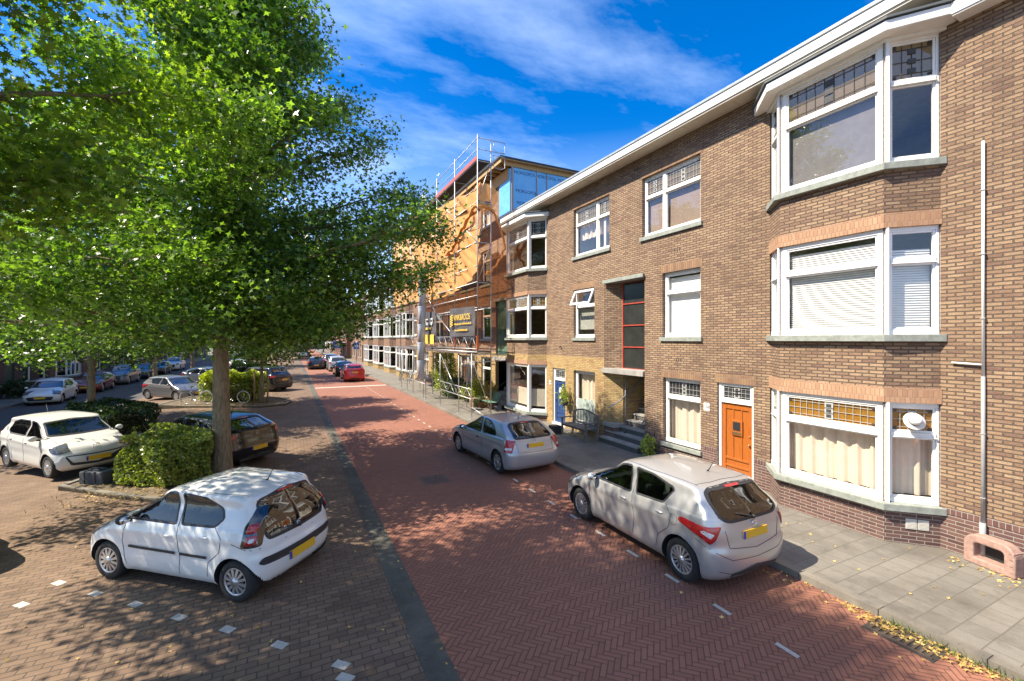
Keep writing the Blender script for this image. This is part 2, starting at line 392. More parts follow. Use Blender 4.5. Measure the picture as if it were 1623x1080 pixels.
# painted and paved-in marks
b = MB()
for i in range(40):
    y = 1.3 + i*.86
    if 10 < i and i % 1: continue
    b.box((5.085, y, .002), (5.145, y+.26, .0045))
structure('lane_dashes', b, M_line)
b = MB()
for (x, y) in [(-3.24, 8.3), (-3.04, 8.8), (-2.45, 8.2), (-1.87, 7.63), (-.69, 6.46), (-.11, 5.86), (.5, 5.2), (.52, 4.98), (-1.28, 7.02), (-5.9, 12.6)]:
    z = gz(x)+.004; c, s = math.cos(-.8), math.sin(-.8)
    pts = [(x+c*u-s*v, y+s*u+c*v, z) for u, v in ((-.09, -.055), (.09, -.055), (.09, .055), (-.09, .055))]
    b.add(pts, [(0, 1, 2, 3)])
structure('bay_marks', b, M_line)
b = MB(); b.box((1.62, 35.2, .002), (6.7, 35.7, .005)); structure('crossing_line', b, M_line)
# drain in the gutter
t = thing('drain_grate', 'rectangular iron drain grate in the gutter by the right kerb, half covered by leaves', 'drain', (6.55, 2.6, 0))
b = MB(); b.box((6.36, 2.3, 0), (6.76, 3.0, .004)); b.build('surround', mat('dirty_iron', (.06, .05, .04), .9, var=.4), t)
b = MB()
for i in range(9): b.box((6.42, 2.36+i*.07, .003), (6.7, 2.39+i*.07, .016))
b.box((6.40, 2.33, .003), (6.42, 2.96, .018)); b.box((6.70, 2.33, .003), (6.72, 2.96, .018))
b.build('grate_bars', mat('rusty_iron', (.13, .09, .065), .8, metal=.2), t)

# ------------------------------------------------------------------ facades
class Face:
    """a vertical plane: origin P (x,y), direction d along it, outward normal n"""
    def __init__(s, P, Q, out):
        s.P = Vector((*P, 0)); dv = Vector((*Q, 0))-s.P; s.L = dv.length; s.d = dv/s.L
        n = Vector((s.d.y, -s.d.x, 0)); s.n = n if n.dot(Vector((*out, 0))) > 0 else -n
    def pt(s, a, z, o=0.): return s.P + s.d*a + s.n*o + Vector((0, 0, z))
    def boxp(s, mb, a0, a1, z0, z1, o0, o1, m=0):
        c = s.pt((a0+a1)/2, (z0+z1)/2, (o0+o1)/2)
        M = Matrix((s.d, s.n, Vector((0, 0, 1)))).transposed()
        mb.obox(c, (abs(a1-a0), abs(o1-o0), abs(z1-z0)), M, m)
    def quad(s, mb, a0, a1, z0, z1, o=0., m=0):
        v = [s.pt(a0, z0, o), s.pt(a1, z0, o), s.pt(a1, z1, o), s.pt(a0, z1, o)]
        if (v[1]-v[0]).cross(v[3]-v[0]).dot(s.n) < 0: v.reverse()
        mb.add(v, [(0, 1, 2, 3)], m)

def wall(mb, F, z0, z1, ops, depth=.16, mf=None, a0=0., a1=None, asp=(), zsp=()):
    """a wall face with real openings (a0,a1,z0,z1) and their reveals"""
    a1 = F.L if a1 is None else a1
    As = sorted({a0, a1, *[q for o in ops for q in o[:2]], *asp}); Zs = sorted({z0, z1, *[q for o in ops for q in o[2:4]], *zsp})
    As = [a for a in As if a0 <= a <= a1]; Zs = [z for z in Zs if z0 <= z <= z1]
    mf = mf or (lambda a, z: 0)
    for p, q in zip(As, As[1:]):
        for r, t in zip(Zs, Zs[1:]):
            am, zm = (p+q)/2, (r+t)/2
            if any(o[0] < am < o[1] and o[2] < zm < o[3] for o in ops): continue
            F.quad(mb, p, q, r, t, 0, mf(am, zm))
    for o in ops:
        if len(o) > 4 and o[4] == 'noreveal': continue
        b0, b1, c0, c1 = o[:4]
        for zs in [(c0, min(max(z, c0), c1)) for z in ()] or [(c0, c1)]:
            m = mf((b0+b1)/2, (c0+c1)/2)
            for (u, flip) in ((b0, 0), (b1, 1)):
                v = [F.pt(u, c0), F.pt(u, c1), F.pt(u, c1, -depth), F.pt(u, c0, -depth)]
                mb.add(v, [(0, 1, 2, 3)], m)
            for z in (c0, c1):
                mb.add([F.pt(b0, z), F.pt(b1, z), F.pt(b1, z, -depth), F.pt(b0, z, -depth)], [(0, 1, 2, 3)], m)

def leading(F, mb, gl, a0, a1, z0, z1, o, na=8, nz=3, dark=0, motif=True, wdt=.0065):
    """lead cames of a stained top light; gl gets the coloured panels"""
    W, Hh = a1-a0, z1-z0
    for i in range(1, na): F.boxp(mb, a0+W*i/na-wdt/2, a0+W*i/na+wdt/2, z0, z1, o-.004, o+.004, 0)
    for f in ([.14, .6] if nz == 2 else [.14, .5, .86]): F.boxp(mb, a0, a1, z0+Hh*f-wdt/2, z0+Hh*f+wdt/2, o-.005, o+.005, 0)
    if motif:
        am = (a0+a1)/2; q = min(.075, W/10)
        for k in (.22, .5, .78):
            F.boxp(mb, am-q, am+q, z0+Hh*k-q*.75, z0+Hh*k+q*.75, o-.006, o+.006, 0)
            F.boxp(mb, am-q*.6, am+q*.6, z0+Hh*k-q*.42, z0+Hh*k+q*.42, o-.008, o+.008, 1)
        for (u, v) in ((a0, z0), (a1, z0), (a0, z1), (a1, z1)):
            su = 1 if u == a0 else -1; sv = 1 if v == z0 else -1
            for e in range(3): F.boxp(mb, u, u+su*.06, v+sv*.022*e, v+sv*(.022*e+.011), o-.006, o+.006, 1)

def window(par, F, a0, a1, z0, z1, o=-.10, fw=.075, cols=None, trans=None, lead=None, fm=None, sill=None, sillm=None,
           back=None, label=None, glass=None, dep=.09, leadm=None, na=8, half=None, simple=False, lights=None):
    """frame (part) > pane, leaded_light, curtain / blind, sill (sub-parts)"""
    fm = fm or M_white; f = MB()
    cols = cols or [a0, a1]
    F.boxp(f, a0, a1, z0, z0+fw*1.15, o-dep, o+.012); F.boxp(f, a0, a1, z1-fw, z1, o-dep, o)
    F.boxp(f, a0, a0+fw, z0+fw*1.15, z1-fw, o-dep, o); F.boxp(f, a1-fw, a1, z0+fw*1.15, z1-fw, o-dep, o)
    for c in cols[1:-1]: F.boxp(f, c-fw*.7, c+fw*.7, z0+fw*1.15, z1-fw, o-dep, o+.01)
    edges = [a0+fw]+[c for c in cols[1:-1]]+[a1-fw]
    cells = []
    for i in range(len(edges)-1):
        p = edges[i]+(fw*.7 if i else 0); q = edges[i+1]-(fw*.7 if i < len(edges)-2 else 0)
        zb, zt = z0+fw*1.15, z1-fw
        if trans:
            F.boxp(f, p, q, trans-fw*.55, trans+fw*.55, o-dep, o+.014)
            F.boxp(f, p-.01, q+.01, trans-fw*.62, trans-fw*.4, o, o+.03)
            cells += [(p, q, zb, trans-fw*.55, 0), (p, q, trans+fw*.55, zt, 1)]
        else: cells.append((p, q, zb, zt, 0))
    s = .035 if not simple else .02
    for (p, q, zb, zt, up) in cells:     # sashes
        F.boxp(f, p, p+s, zb, zt, o-.07, o-.018); F.boxp(f, q-s, q, zb, zt, o-.07, o-.018)
        F.boxp(f, p+s, q-s, zb, zb+s, o-.07, o-.018); F.boxp(f, p+s, q-s, zt-s, zt, o-.07, o-.018)
    w = f.build('window', fm, par, bevel=0 if simple else .006, **({'label': label} if label else {}))
    g = MB()
    for (p, q, zb, zt, up) in cells: F.quad(g, p+s-.004, q-s+.004, zb+s-.004, zt-s+.004, o-.045)
    g.build('pane', glass or M_glass, w)
    if lead is not None:
        lm, gm = MB(), MB()
        for (p, q, zb, zt, up) in cells:
            if up or not trans:
                leading(F, lm, gm, p+s, q-s, zb+s, zt-s, o-.034, na=max(3, round((q-p)/(.125 if na == 8 else .17))))
                F.quad(gm, p+s, q-s, zb+s, zt-s, o-.05)
        lm.build('leading', [leadm or M_lead, M_leadd], w); gm.build('leaded_glass', lead, w)
    if back:
        kind, m, zt_, zb_ = back[:4]; bb = MB(); zt_ = zt_ or z1; zb_ = zb_ or z0
        if kind == 'curtain':
            n = int((a1-a0)/.016); rr = random.Random(int(a0*100)); vs = []; ph = 0
            for i in range(n+1):
                a = a0+.03+(a1-a0-.06)*i/n; ph += rr.uniform(.16, .52)
                d = -.22-.035*math.sin(ph)-.012*math.sin(ph*2.3)
                vs += [F.pt(a, zb_, o+d), F.pt(a, zt_, o+d*.93)]
            bb.add(vs, [(2*i, 2*i+2, 2*i+3, 2*i+1) for i in range(n)], 0, True)
        elif kind == 'blind':
            F.boxp(bb, a0+.04, a1-.04, zb_, zt_, o-.135, o-.13)
        elif kind == 'slats':
            z = zb_+.03
            while z < zt_:
                for (p, q, *_x) in [c for c in cells if not c[4]] or cells:
                    v = [F.pt(p+.03, z, o-.115), F.pt(q-.03, z, o-.115), F.pt(q-.03, z+.037, o-.135), F.pt(p+.03, z+.037, o-.135)]
                    bb.add(v, [(0, 1, 2, 3)], 0)
                z += .042
        bb.build({'curtain': 'curtain', 'blind': 'roller_blind', 'slats': 'slatted_blind'}[kind], m, w)
    if sill:
        sb = MB(); e = sill if isinstance(sill, (int, float)) and sill is not True else .08
        F.boxp(sb, a0-e, a1+e, z0-.115, z0, -.15, .06); sb.build('sill', sillm or M_sill, w, bevel=.006)
    return w

t = thing('manhole_cover', 'square iron manhole cover set in the red road before the silver three door car', 'manhole cover', (3.3, 11.0, 0))
b = MB(); b.box((2.95, 10.65, 0), (3.65, 11.35, .005)); b.build('surround', mat('worn_concrete', (.17, .11, .08), .9), t)
b = MB(); b.box((3.02, 10.72, .004), (3.58, 11.28, .010)); b.build('cover_plate', mat('worn_red_iron', (.13, .075, .055), .7, metal=.2, var=.3), t, bevel=.002)
# ------------------------------------------------------------------ the near apartment house on the right (wall plane x = 9.7)
XW = 9.7
house = thing('apartment_house', 'nearest brown brick house on the right with white bay windows and an orange door', 'apartment house', (XW, 8, 0))
FA = Face((XW, -5), (XW, 19.62), (-1, 0))        # distance along = y + 5
Q = 5.
YE = 19.62
ZT = 9.3
def A(y): return y+Q
def mfn(a, z):
    y = a-Q
    if y > 12.28: return 1 if z < 2.93 else 0
    if y < 10.33 and z < .79: return 2
    return 0
ops = [(A(3.42), A(6.36), -.2, 8.78, 'noreveal'), (A(6.76), A(7.74), -.2, 2.49), (A(8.26), A(9.57), .62, 2.48), (A(8.26), A(9.6), 3.64, 5.5),
       (A(8.26), A(10.43), 6.7, 8.52), (A(10.33), A(12.28), -.2, 5.5, 'noreveal'),
       (A(12.83), A(14.13), 3.64, 5.45), (A(12.0), A(14.13), 6.7, 8.52), (A(12.8), A(14.13), .4, 2.4), (A(14.7), A(15.64), -.2, 2.4),
       (A(16.12), A(19.4), -.2, 8.78, 'noreveal')]
b = MB(); wall(b, FA, -.1, ZT, ops, mf=mfn, asp=(A(10.33), A(12.28)), zsp=(.79, 2.93))
# end walls and back, so the house is solid from any side
FE = Face((XW, -5), (20, -5), (0, -1)); FE.quad(b, 0, FE.L, -.1, ZT); FN = Face((XW, YE), (20, YE), (0, 1)); FN.quad(b, 0, FN.L, -.1, ZT); FB = Face((20, -5), (20, YE), (1, 0)); FB.quad(b, 0, FB.L, -.1, ZT)
# porch recess: a splayed jamb on the far side and the flanks of the stair
SP0, SP1 = (XW, 12.28), (10.08, 11.75)
FS = Face(SP0, SP1, (-.5, -.8)); FS.quad(b, 0, FS.L, 2.55, 5.5); FS.quad(b, 0, FS.L, -.1, 2.45, 0, 1)
FJ = Face((10.08, 11.75), (13.6, 11.75), (0, -1)); FJ.quad(b, 0, FJ.L, -.1, 2.9, 0, 1)
FK = Face((XW, 10.33), (13.6, 10.33), (0, 1)); FK.quad(b, 0, FK.L, -.1, 5.5)
b.build('wall', [M_wall, M_yellow, M_plinth], house)
# inside: floors, back wall, partitions (seen through the panes)
b = MB()
for z in (.12, 2.95, 6.0, 9.15):
    b.box((XW+.17, -4.8, z-.12), (15, 10.3, z)); b.box((XW+.17, 12.35, z-.12), (15, YE-.15, z))
b.box((14.9, -4.8, 0), (15, YE-.15, 9.2))
for y in (3.0, 6.55, 7.95, 10.45, 12.45, 14.45, 15.85): b.box((XW+.17, y-.06, 0), (15, y+.06, 9.1))
b.build('interior_walls', M_plaster, house)
# soldier courses over the openings, headers of the plinth
for (y0, y1, z) in [(6.7, 7.8, 2.49), (8.2, 9.63, 2.48), (8.2, 9.66, 5.5), (8.2, 10.5, 8.52), (12.77, 14.2, 5.45), (11.94, 14.2, 8.52)]:
    b = MB(); FA.boxp(b, A(y0), A(y1), z, z+.215, -.05, .004); b.build('soldier_course', M_sold, house)
for (y0, y1) in [(-5, 3.36), (6.4, 6.74), (7.76, 8.16), (9.67, 10.33)]: b = MB(); FA.boxp(b, A(y0), A(y1), .70, .80, -.05, .006); b.build('plinth_course', M_pls, house)
# little groups of open vertical joints
for (y, z) in [(8.95, 6.05), (8.9, 2.95), (8.6, 8.9), (13.4, 6.0), (13.3, 8.85), (10.6, 8.86)]:
    b = MB(); [FA.boxp(b, A(y+k*.085), A(y+k*.085)+.022, z, z+.1, -.02, .0035) for k in range(3)]; b.build('air_slot', M_black, house)

# windows of the flat wall
window(house, FA, A(8.26), A(9.57), .62, 2.48, trans=1.93, lead=M_gdark, back=('curtain', M_curt, 2.4, .7), sill=.05, na=8)
window(house, FA, A(8.26), A(9.6), 3.64, 5.5, trans=4.92, back=('blind', M_blind, 5.35, 3.75), sill=.07, fm=M_upvc)
window(house, FA, A(8.26), A(10.43), 6.7, 8.52, cols=[A(8.26), A(9.62), A(10.43)], trans=7.9, lead=M_amberp, back=('blind', M_taupe, 7.9, 6.78), sill=.07)
window(house, FA, A(12.0), A(14.13), 6.7, 8.52, cols=[A(12.0), A(12.78), A(14.13)], trans=7.9, lead=M_amberp, back=('curtain', M_curt, 7.95, 7.35), sill=.07)
w1 = window(house, FA, A(12.83), A(14.13), 3.64, 5.45, trans=4.82, back=('blind', mat('grey_blind', (.42, .43, .39), .9), 4.72, 3.95), sill=.07, fm=M_upvc)
# its top light stands open, tilted out at the bottom
b = MB(); ang = math.radians(24); zt = 5.38
def tl(a, h, o): return FA.pt(a, zt-h*math.cos(ang)+o*math.sin(ang), .0+h*math.sin(ang)+o*math.cos(ang)-.06)
def tbar(mb, a0, a1, h0, h1):
    vs = [tl(a, h, o) for o in (0, .05) for a, h in ((a0, h0), (a1, h0), (a1, h1), (a0, h1))]
    mb.add(vs, [(0, 1, 2, 3), (7, 6, 5, 4), (0, 4, 5, 1), (1, 5, 6, 2), (2, 6, 7, 3), (3, 7, 4, 0)])
a0, a1 = A(12.88), A(14.08)
tbar(b, a0, a1, 0, .07); tbar(b, a0, a1, .5, .58); tbar(b, a0, a0+.07, .07, .5); tbar(b, a1-.07, a1, .07, .5)
sash = b.build('open_sash', M_upvc, w1)
b = MB(); b.add([tl(a0+.06, .06, .025), tl(a1-.06, .06, .025), tl(a1-.06, .52, .025), tl(a0+.06, .52, .025)], [(0, 1, 2, 3)]); b.build('sash_pane', M_glass, w1)
window(house, FA, A(12.8), A(14.13), .4, 2.4, back=('curtain', M_curt, 2.3, .5), sill=.03, fw=.09)
b = MB(); FA.quad(b, A(12.93), A(14.0), .55, 1.35, -.13); b.build('frosted_film', stained('frosted_film', (.55, .66, .6), .25), house)

# the orange front door with its leaded top light
def front_door(y0, y1, z1, colr, label, orange):
    fr = MB(); ft = .075; zl = z1-.42
    FA.boxp(fr, A(y0), A(y0)+ft, .1, z1, -.15, -.05); FA.boxp(fr, A(y1)-ft, A(y1), .1, z1, -.15, -.05); FA.boxp(fr, A(y0)+ft, A(y1)-ft, z1-ft, z1, -.15, -.05)
    FA.boxp(fr, A(y0)+ft, A(y1)-ft, zl-.07, zl+.05, -.15, -.04); FA.boxp(fr, A(y0)-.02, A(y1)+.02, .1, .19, -.2, .02)
    FA.boxp(fr, A(y0)+ft, A(y0)+ft+.06, zl+.05, z1-ft, -.13, -.07); FA.boxp(fr, A(y1)-ft-.06, A(y1)-ft, zl+.05, z1-ft, -.13, -.07)
    d = fr.build('door_frame', M_white, house, bevel=.006)
    p, q = A(y0)+ft+.06, A(y1)-ft-.06; lm, gm = MB(), MB()
    leading(FA, lm, gm, p, q, zl+.06, z1-ft-.01, -.085, na=6); FA.quad(gm, p, q, zl+.05, z1-ft, -.1)
    lm.build('leading', [M_lead, M_leadd], d); gm.build('leaded_glass', M_gdark, d)
    lf = MB(); p, q = A(y0)+ft+.004, A(y1)-ft-.004; W = q-p
    FA.boxp(lf, p, q, .2, zl-.075, -.15, -.11)
    s = .1
    for (u, v) in ((p, p+s), (q-s, q)): FA.boxp(lf, u, v, .2, zl-.075, -.11, -.085)
    FA.boxp(lf, p+s, q-s, zl-.22, zl-.075, -.11, -.085); FA.boxp(lf, p+s, q-s, .2, .28, -.11, -.085); FA.boxp(lf, p+s, q-s, .42, .47, -.11, -.085); FA.boxp(lf, p+s, q-s, .6, .66, -.11, -.085)
    for u in (.36, .64): FA.boxp(lf, p+W*u-.02, p+W*u+.02, .66, zl-.22, -.11, -.092)
    leaf = lf.build('door', colr, house, bevel=.008, label=label)
    am = (p+q)/2
    if orange:
        v = MB(); FA.boxp(v, am-.15, am+.15, 1.22, 1.6, -.1, -.07); v.build('door_light_frame', colr, leaf, bevel=.008)
        v = MB(); FA.boxp(v, am-.10, am+.10, 1.34, 1.55, -.075, -.066); v.build('door_light', M_black, leaf)
        v = MB(); FA.boxp(v, am-.12, am+.12, 1.25, 1.31, -.075, -.062); v.build('letter_plate', mat('brass', (.45, .3, .15), .35, metal=.8), leaf)
        v = MB(); v.ball(FA.pt(p+.07, 1.05, -.05), .028); v.ball(FA.pt(p+.07, 1.25, -.065), .018); v.build('door_knob', mat('brass', (0, 0, 0)), leaf)
    else:
        v = MB(); FA.boxp(v, am-.09, am+.09, 1.42, 1.62, -.1, -.078); FA.boxp(v, am-.09, am+.09, 1.18, 1.32, -.1, -.078); v.build('notice_plate', M_upvc, leaf)
        v = MB(); v.ball(FA.pt(q-.07, 1.1, -.05), .025); v.build('door_knob', M_black, leaf)
def doorwood(name, c1, c2):
    t = NT(name); geo = t.n('NewGeometry').outputs['Position']; mp = t.n('Mapping'); mp.inputs['Scale'].default_value = (14, 14, 1.1); t.l(geo, mp.inputs[0])
    n = t.noise(mp.outputs[0], 1.6, 6, .7); c = t.ramp(n, [(.3, c1), (.55, c2), (.75, tuple(x*.6 for x in c1))]); p = t.princ(Base_Color=c, Roughness=.4); p.inputs['Coat Weight'].default_value = .3
    MATS[name] = t.m; return t.m
M_orange = doorwood('varnished_orange_wood', (.31, .072, .01), (.40, .118, .018))
front_door(6.76, 7.74, 2.49, M_orange, 'orange varnished plank door', True)
front_door(14.7, 15.64, 2.4, mat('blue_paint', (.03, .07, .2), .35, var=.2), 'dark blue door with a notice', False)
# stacked joinery number plate and wall bits
b = MB(); FA.boxp(b, A(7.97), A(8.15), 1.72, 1.92, 0, .012); num = b.build('house_number', M_white, house, bevel=.003)
text(num, 'digits', '158', .115, face_nx(XW-.0135, 8.06, 1.82), M_leadd)
b = MB(); FA.boxp(b, A(15.76), A(15.9), 1.7, 1.86, 0, .012); num = b.build('house_number', M_white, house); text(num, 'digits', '160', .075, face_nx(XW-.0135, 15.83, 1.78), M_leadd)
b = MB(); b.tube([(XW-.04, 2.9, .72), (XW-.04, 2.9, 3.0)], .026, 10, 0); b.tube([(XW-.04, 2.9, 3.0), (XW-.04, 2.9, 6.67)], .02, 10, 1); b.tube([(XW-.04, 2.9, 3.18), (XW-.035, 3.27, 3.2)], .015, 8, 1)
for z in (1.1, 2.1, 3.9, 4.9, 5.9): b.box((XW-.07, 2.87, z), (XW, 2.93, z+.015), 0)
b.build('conduit_pipe', [mat('grey_pvc', (.33, .32, .31), .5), M_white], house)
b = MB()
for y in (3.62-.0, 3.79): pass
FBR = Face((9.17, 3.98), (XW, 3.42), (-.6, -.8))
for k in (0, 1): FBR.boxp(b, .3+k*.165, .45+k*.165, .36, .53, 0, .012); [FBR.boxp(b, .315+k*.165, .435+k*.165, .38+q*.022, .39+q*.022, .012, .016) for q in range(6)]
b.build('vent_grille', mat('vent_cream', (.55, .52, .45), .7), house)
b = MB(); b.ball((XW-.05, 15.0, 3.28), .035); b.tube([(XW, 15.0, 3.3), (XW-.09, 15.0, 3.25)], .012, 6); b.build('outdoor_lamp', M_black, house)

# ---- bays
def bay(ya, yb, yc, yd, xf, gf, near):
    """plan: wall at ya and yd, front between yb and yc; gf: ground floor sill height"""
    bp = thing('bay', None, None) if False else None
    faces = [Face((XW, ya), (xf, yb), (-.6, -.8)), Face((xf, yb), (xf, yc), (-1, 0)), Face((xf, yc), (XW, yd), (-.6, .8))]
    b = MB(); gm = 2 if near else 1
    zs1, zl1, zs2, zl2, zs3 = gf, 2.5, 3.66, 5.5, 6.6
    for F in faces:
        for e0, e1 in ((0, .012), (F.L-.012, F.L)): F.quad(b, e0, e1, zs1-.12, 8.74, -.012, 0)
        F.quad(b, 0, F.L, -.1, zs1-.12, 0, 2); 
        if near: F.quad(b, 0, F.L, zl1, zs2-.1, 0, 0)
        else: F.quad(b, 0, F.L, zl1, 2.93, 0, 1); F.quad(b, 0, F.L, 2.93, zs2-.1, 0, 0)
        F.quad(b, 0, F.L, zl2, zs3-.1, 0, 0)
    for z in (zs1-.13, 2.52, zs2-.11, 5.52, zs3-.11): b.add([(XW, ya, z), (xf, yb, z), (xf, yc, z), (XW, yd, z)], [(0, 1, 2, 3)])
    B = b.build('bay', [M_wall, M_yellow, M_plinth], house)
    def ring(z0, z1, out, m, name, inset=0.):
        q = MB(); k = out; h = k*.45
        q.prism([(XW+.02, ya-h-k*.35), (XW-.02, ya-h-k*.35), (xf-k, yb-h), (xf-k, yc+h), (XW-.02, yd+h+k*.35), (XW+.02, yd+h+k*.35)], z0, z1); return q.build(name, m, B, bevel=.008)
    for z in (zs1, zs2, zs3): ring(z-.12, z, .11, M_sill, 'sill')
    for z in (zl1, zl2):
        q = MB()
        for F in faces: F.boxp(q, -.012, F.L+.012, z, z+(.25 if near else .16), -.1, .022)
        q.build('lintel', M_pink, B)
    specs = [(zs1, zl1, 1.95 if near else None), (zs2, zl2, 4.92), (zs3, 8.74, 7.97)]
    for lev, (z0, z1, tr) in enumerate(specs):
        for i, F in enumerate(faces):
            fr = {0: .075, 1: .085, 2: .075}[i]
            lead = None; lm = None; na = 8; back = None; fm = M_white
            if near:
                if lev == 0: lead, back, na = M_amber, ('curtain', M_curt, 2.4, z0+.1), 8
                if lev == 1: back, fm = ('slats', M_blind, 5.28 if i == 1 else 5.1, z0+.1), M_upvc
                if lev == 2: lead, lm, na = M_amberp, M_leadd, 9; back = ('blind', mat('mauve_grey_blind', (.19, .18, .185), .9), 7.9, z0+.1) if i == 1 else None
            else:
                if lev == 0: back = ('blind', mat('cream_blind', (.6, .54, .43), .9), 1.45, z0+.22)
                if lev == 1: lead = M_amber
                if lev == 2: lead, lm = M_gdark, None
            window(house, F, -.03 if i == 0 else .03, F.L+.03 if i == 2 else F.L-.03, z0, z1, o=-.035, fw=fr, trans=tr, lead=lead, leadm=lm, na=na, back=back, fm=fm, dep=.1)
        s = 1 if lev != 1 else .9
        for (x, y) in ((xf, yb), (xf, yc)): 
            sy = -1 if y == yb else 1; posts = MB()
            posts.prism([(xf+.02, y-.075*s*sy*-1), (xf+.012, y-.02*sy*-1+0), (xf+.055, y+sy*.055), (xf+.14, y+sy*.05), (xf+.14, y-sy*.075)], z0, z1)
            posts.build('corner_post', M_upvc if (near and lev == 1) else M_white, B, bevel=.004)
    # white cornice over the bay
    q = MB(); k = .26
    pl = [(XW+.02, ya-.2), (XW-(.3 if near else .06), ya-(.23 if near else .2)), (xf-.24, yb-.13), (xf-.24, yc+.13), (XW-.06, yd+.34), (XW+.02, yd+.34)]
    q.prism(pl, 8.76, 8.93); q.build('cornice', M_white, B, bevel=.01)
    q = MB(); pl2 = [(x-(.03 if x < XW else 0), y+(-.03 if y < (yb+yc)/2 else .03)) for x, y in pl]
    q.prism(pl2, 8.945, 8.985); q.build('cornice_flashing', mat('lead_flashing', (.09, .1, .1), .6), B)
    q = MB(); pl3 = [(XW+.02, ya-.1), (xf-.02, yb-.02), (xf-.02, yc+.02), (XW+.02, yd+.1)]; q.prism(pl3, 8.70, 8.758); q.build('head_board', M_white, B)
    return B, faces
B1, F1 = bay(3.42, 3.98, 5.80, 6.36, 9.17, .78, True)
B2, F2 = bay(16.12, 16.75, 18.8, 19.4, 9.13, .48, False)
# main cornice
YN = -5.
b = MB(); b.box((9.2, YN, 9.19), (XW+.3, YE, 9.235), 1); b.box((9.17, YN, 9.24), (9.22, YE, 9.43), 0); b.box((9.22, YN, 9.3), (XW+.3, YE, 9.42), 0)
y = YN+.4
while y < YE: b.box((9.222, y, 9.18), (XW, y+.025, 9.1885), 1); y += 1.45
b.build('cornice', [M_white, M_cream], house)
b = MB(); b.box((9.155, YN, 9.433), (9.24, YE, 9.455)); b.build('cornice_drip', mat('lead_flashing', (0, 0, 0)), house)
b = MB(); b.prism([(9.22, YN), (20, YN), (20, YE), (9.22, YE)], 9.457, 9.47); b.box((9.24, YN, 9.47), (9.30, YE, 9.565), 1); b.build('flat_roof', [M_tar, M_zinc], house)
b = MB(); b.box((9.42, YN, 8.72), (XW, 3.18, 8.745)); b.box((9.4, YN, 8.75), (9.44, 3.19, 8.93)); b.box((9.44, YN, 8.88), (XW, 3.19, 8.935)); b.build('lower_cornice', M_white, house)

# ---- porch: slabs, glazed screen, stair, rails
b = MB(); b.prism([(XW-.07, 10.33), (XW-.07, 12.36), (XW+.12, 12.3), (10.12, 11.76), (10.5, 11.76), (10.5, 10.34), (XW, 10.34)], 2.43, 2.6); b.build('porch_slab', M_conc, house, bevel=.01)
b = MB(); b.prism([(XW-.1, 10.30), (XW-.1, 12.26), (XW+.1, 12.2), (10.12, 11.76), (10.5, 11.76), (10.5, 10.34), (XW, 10.34)], 5.48, 5.6); b.build('porch_lintel', M_sill, house, bevel=.01)
FP = Face((10.05, 10.34), (10.05, 11.76), (-1, 0)); L = FP.L; b = MB()
for a in (0, L-.045): FP.boxp(b, a, a+.045, 2.6, 5.48, -.05, 0)
hh = (5.48-2.6)/4
for k in range(5): FP.boxp(b, .045, L-.045, max(2.6, 2.6+hh*k-.018), min(5.48, 2.6+hh*k+.018), -.05, 0)
scr = b.build('stair_screen', mat('red_paint', (.4, .06, .035), .5), house)
b = MB(); FP.quad(b, .04, L-.04, 2.6, 5.48, -.03); b.build('screen_glass', mat('wired_glass', (.035, .036, .033), .22, var=.25, scale=3), scr)
b = MB(); n = 14
for k in range(n): b.box((XW-.28+.0+k*.265, 10.34, -.1), (XW-.28+(k+1)*.265 if k < n-1 else 14, 11.74 if k > 1 else 12.2, PZ+.19*(k+1)-.045), 0); b.box((XW-.3+k*.265, 10.34, PZ+.19*(k+1)-.045), (XW-.28+(k+1)*.265, 11.74 if k > 1 else 12.2, PZ+.19*(k+1)), 1)
b.build('stair', [mat('stair_riser', (.1, .095, .085), .9), M_conc], house)
b = MB(); b.box((XW-.02, 11.76, -.1), (10.15, 12.27, .62)); b.build('stair_pier', M_plinth, house); b = MB(); b.box((XW-.06, 11.7, .62), (10.2, 12.3, .74)); b.build('pier_cap', M_conc, house)
b = MB(); b.box((XW-.3, 10.2, PZ), (XW+.0, 10.34, .68)); b.build('stair_cheek', M_plinth, house) if False else None
b = MB(); b.tube([(XW-.28, 11.66, 1.35), (XW+.15, 11.66, 1.5), (11.0, 11.66, 2.35), (12.2, 11.66, 3.2)], .022, 8); b.tube([(XW+.4, 11.66, .5), (XW+.4, 11.66, 2.43)], .017, 8); b.build('handrail', M_steel, house)
b = MB(); b.tube([(XW+.0, 10.42, 1.0), (XW+.45, 10.42, 1.35), (12.2, 10.42, 2.75)], .022, 8); b.build('handrail', mat('blue_paint', (0, 0, 0)), house)
b = MB(); b.tube([(XW+.02, 11.45, .35), (XW+.5, 11.45, .72), (12.2, 11.45, 2.0)], .02, 8); b.tube([(XW+.02, 11.45, .35), (XW+.02, 11.45, .1)], .02, 8); b.build('handrail', M_black, house)

# a white sun hat hung in the leaded light of the near ground floor bay
F = F1[0]; c = F.pt(F.L*.47, 2.2, .045)
t = thing('sun_hat', 'white sun hat hanging at the leaded top light of the ground floor bay', 'hat', c)
b = MB(); ax = (F.n + Vector((0, 0, .55))).normalized()
b.lathe([(.001, .10), (.05, .098), (.078, .08), (.088, .03), (.09, 0), (.15, -.008), (.155, -.014), (.09, -.008)], c, ax, 20)
b.build('hat_crown', mat('white_felt', (.75, .72, .68), .9), t)
b = MB(); b.lathe([(.0905, .004), (.091, .03), (.0905, .03)], c, ax, 20); b.build('hat_band', M_leadd, t)
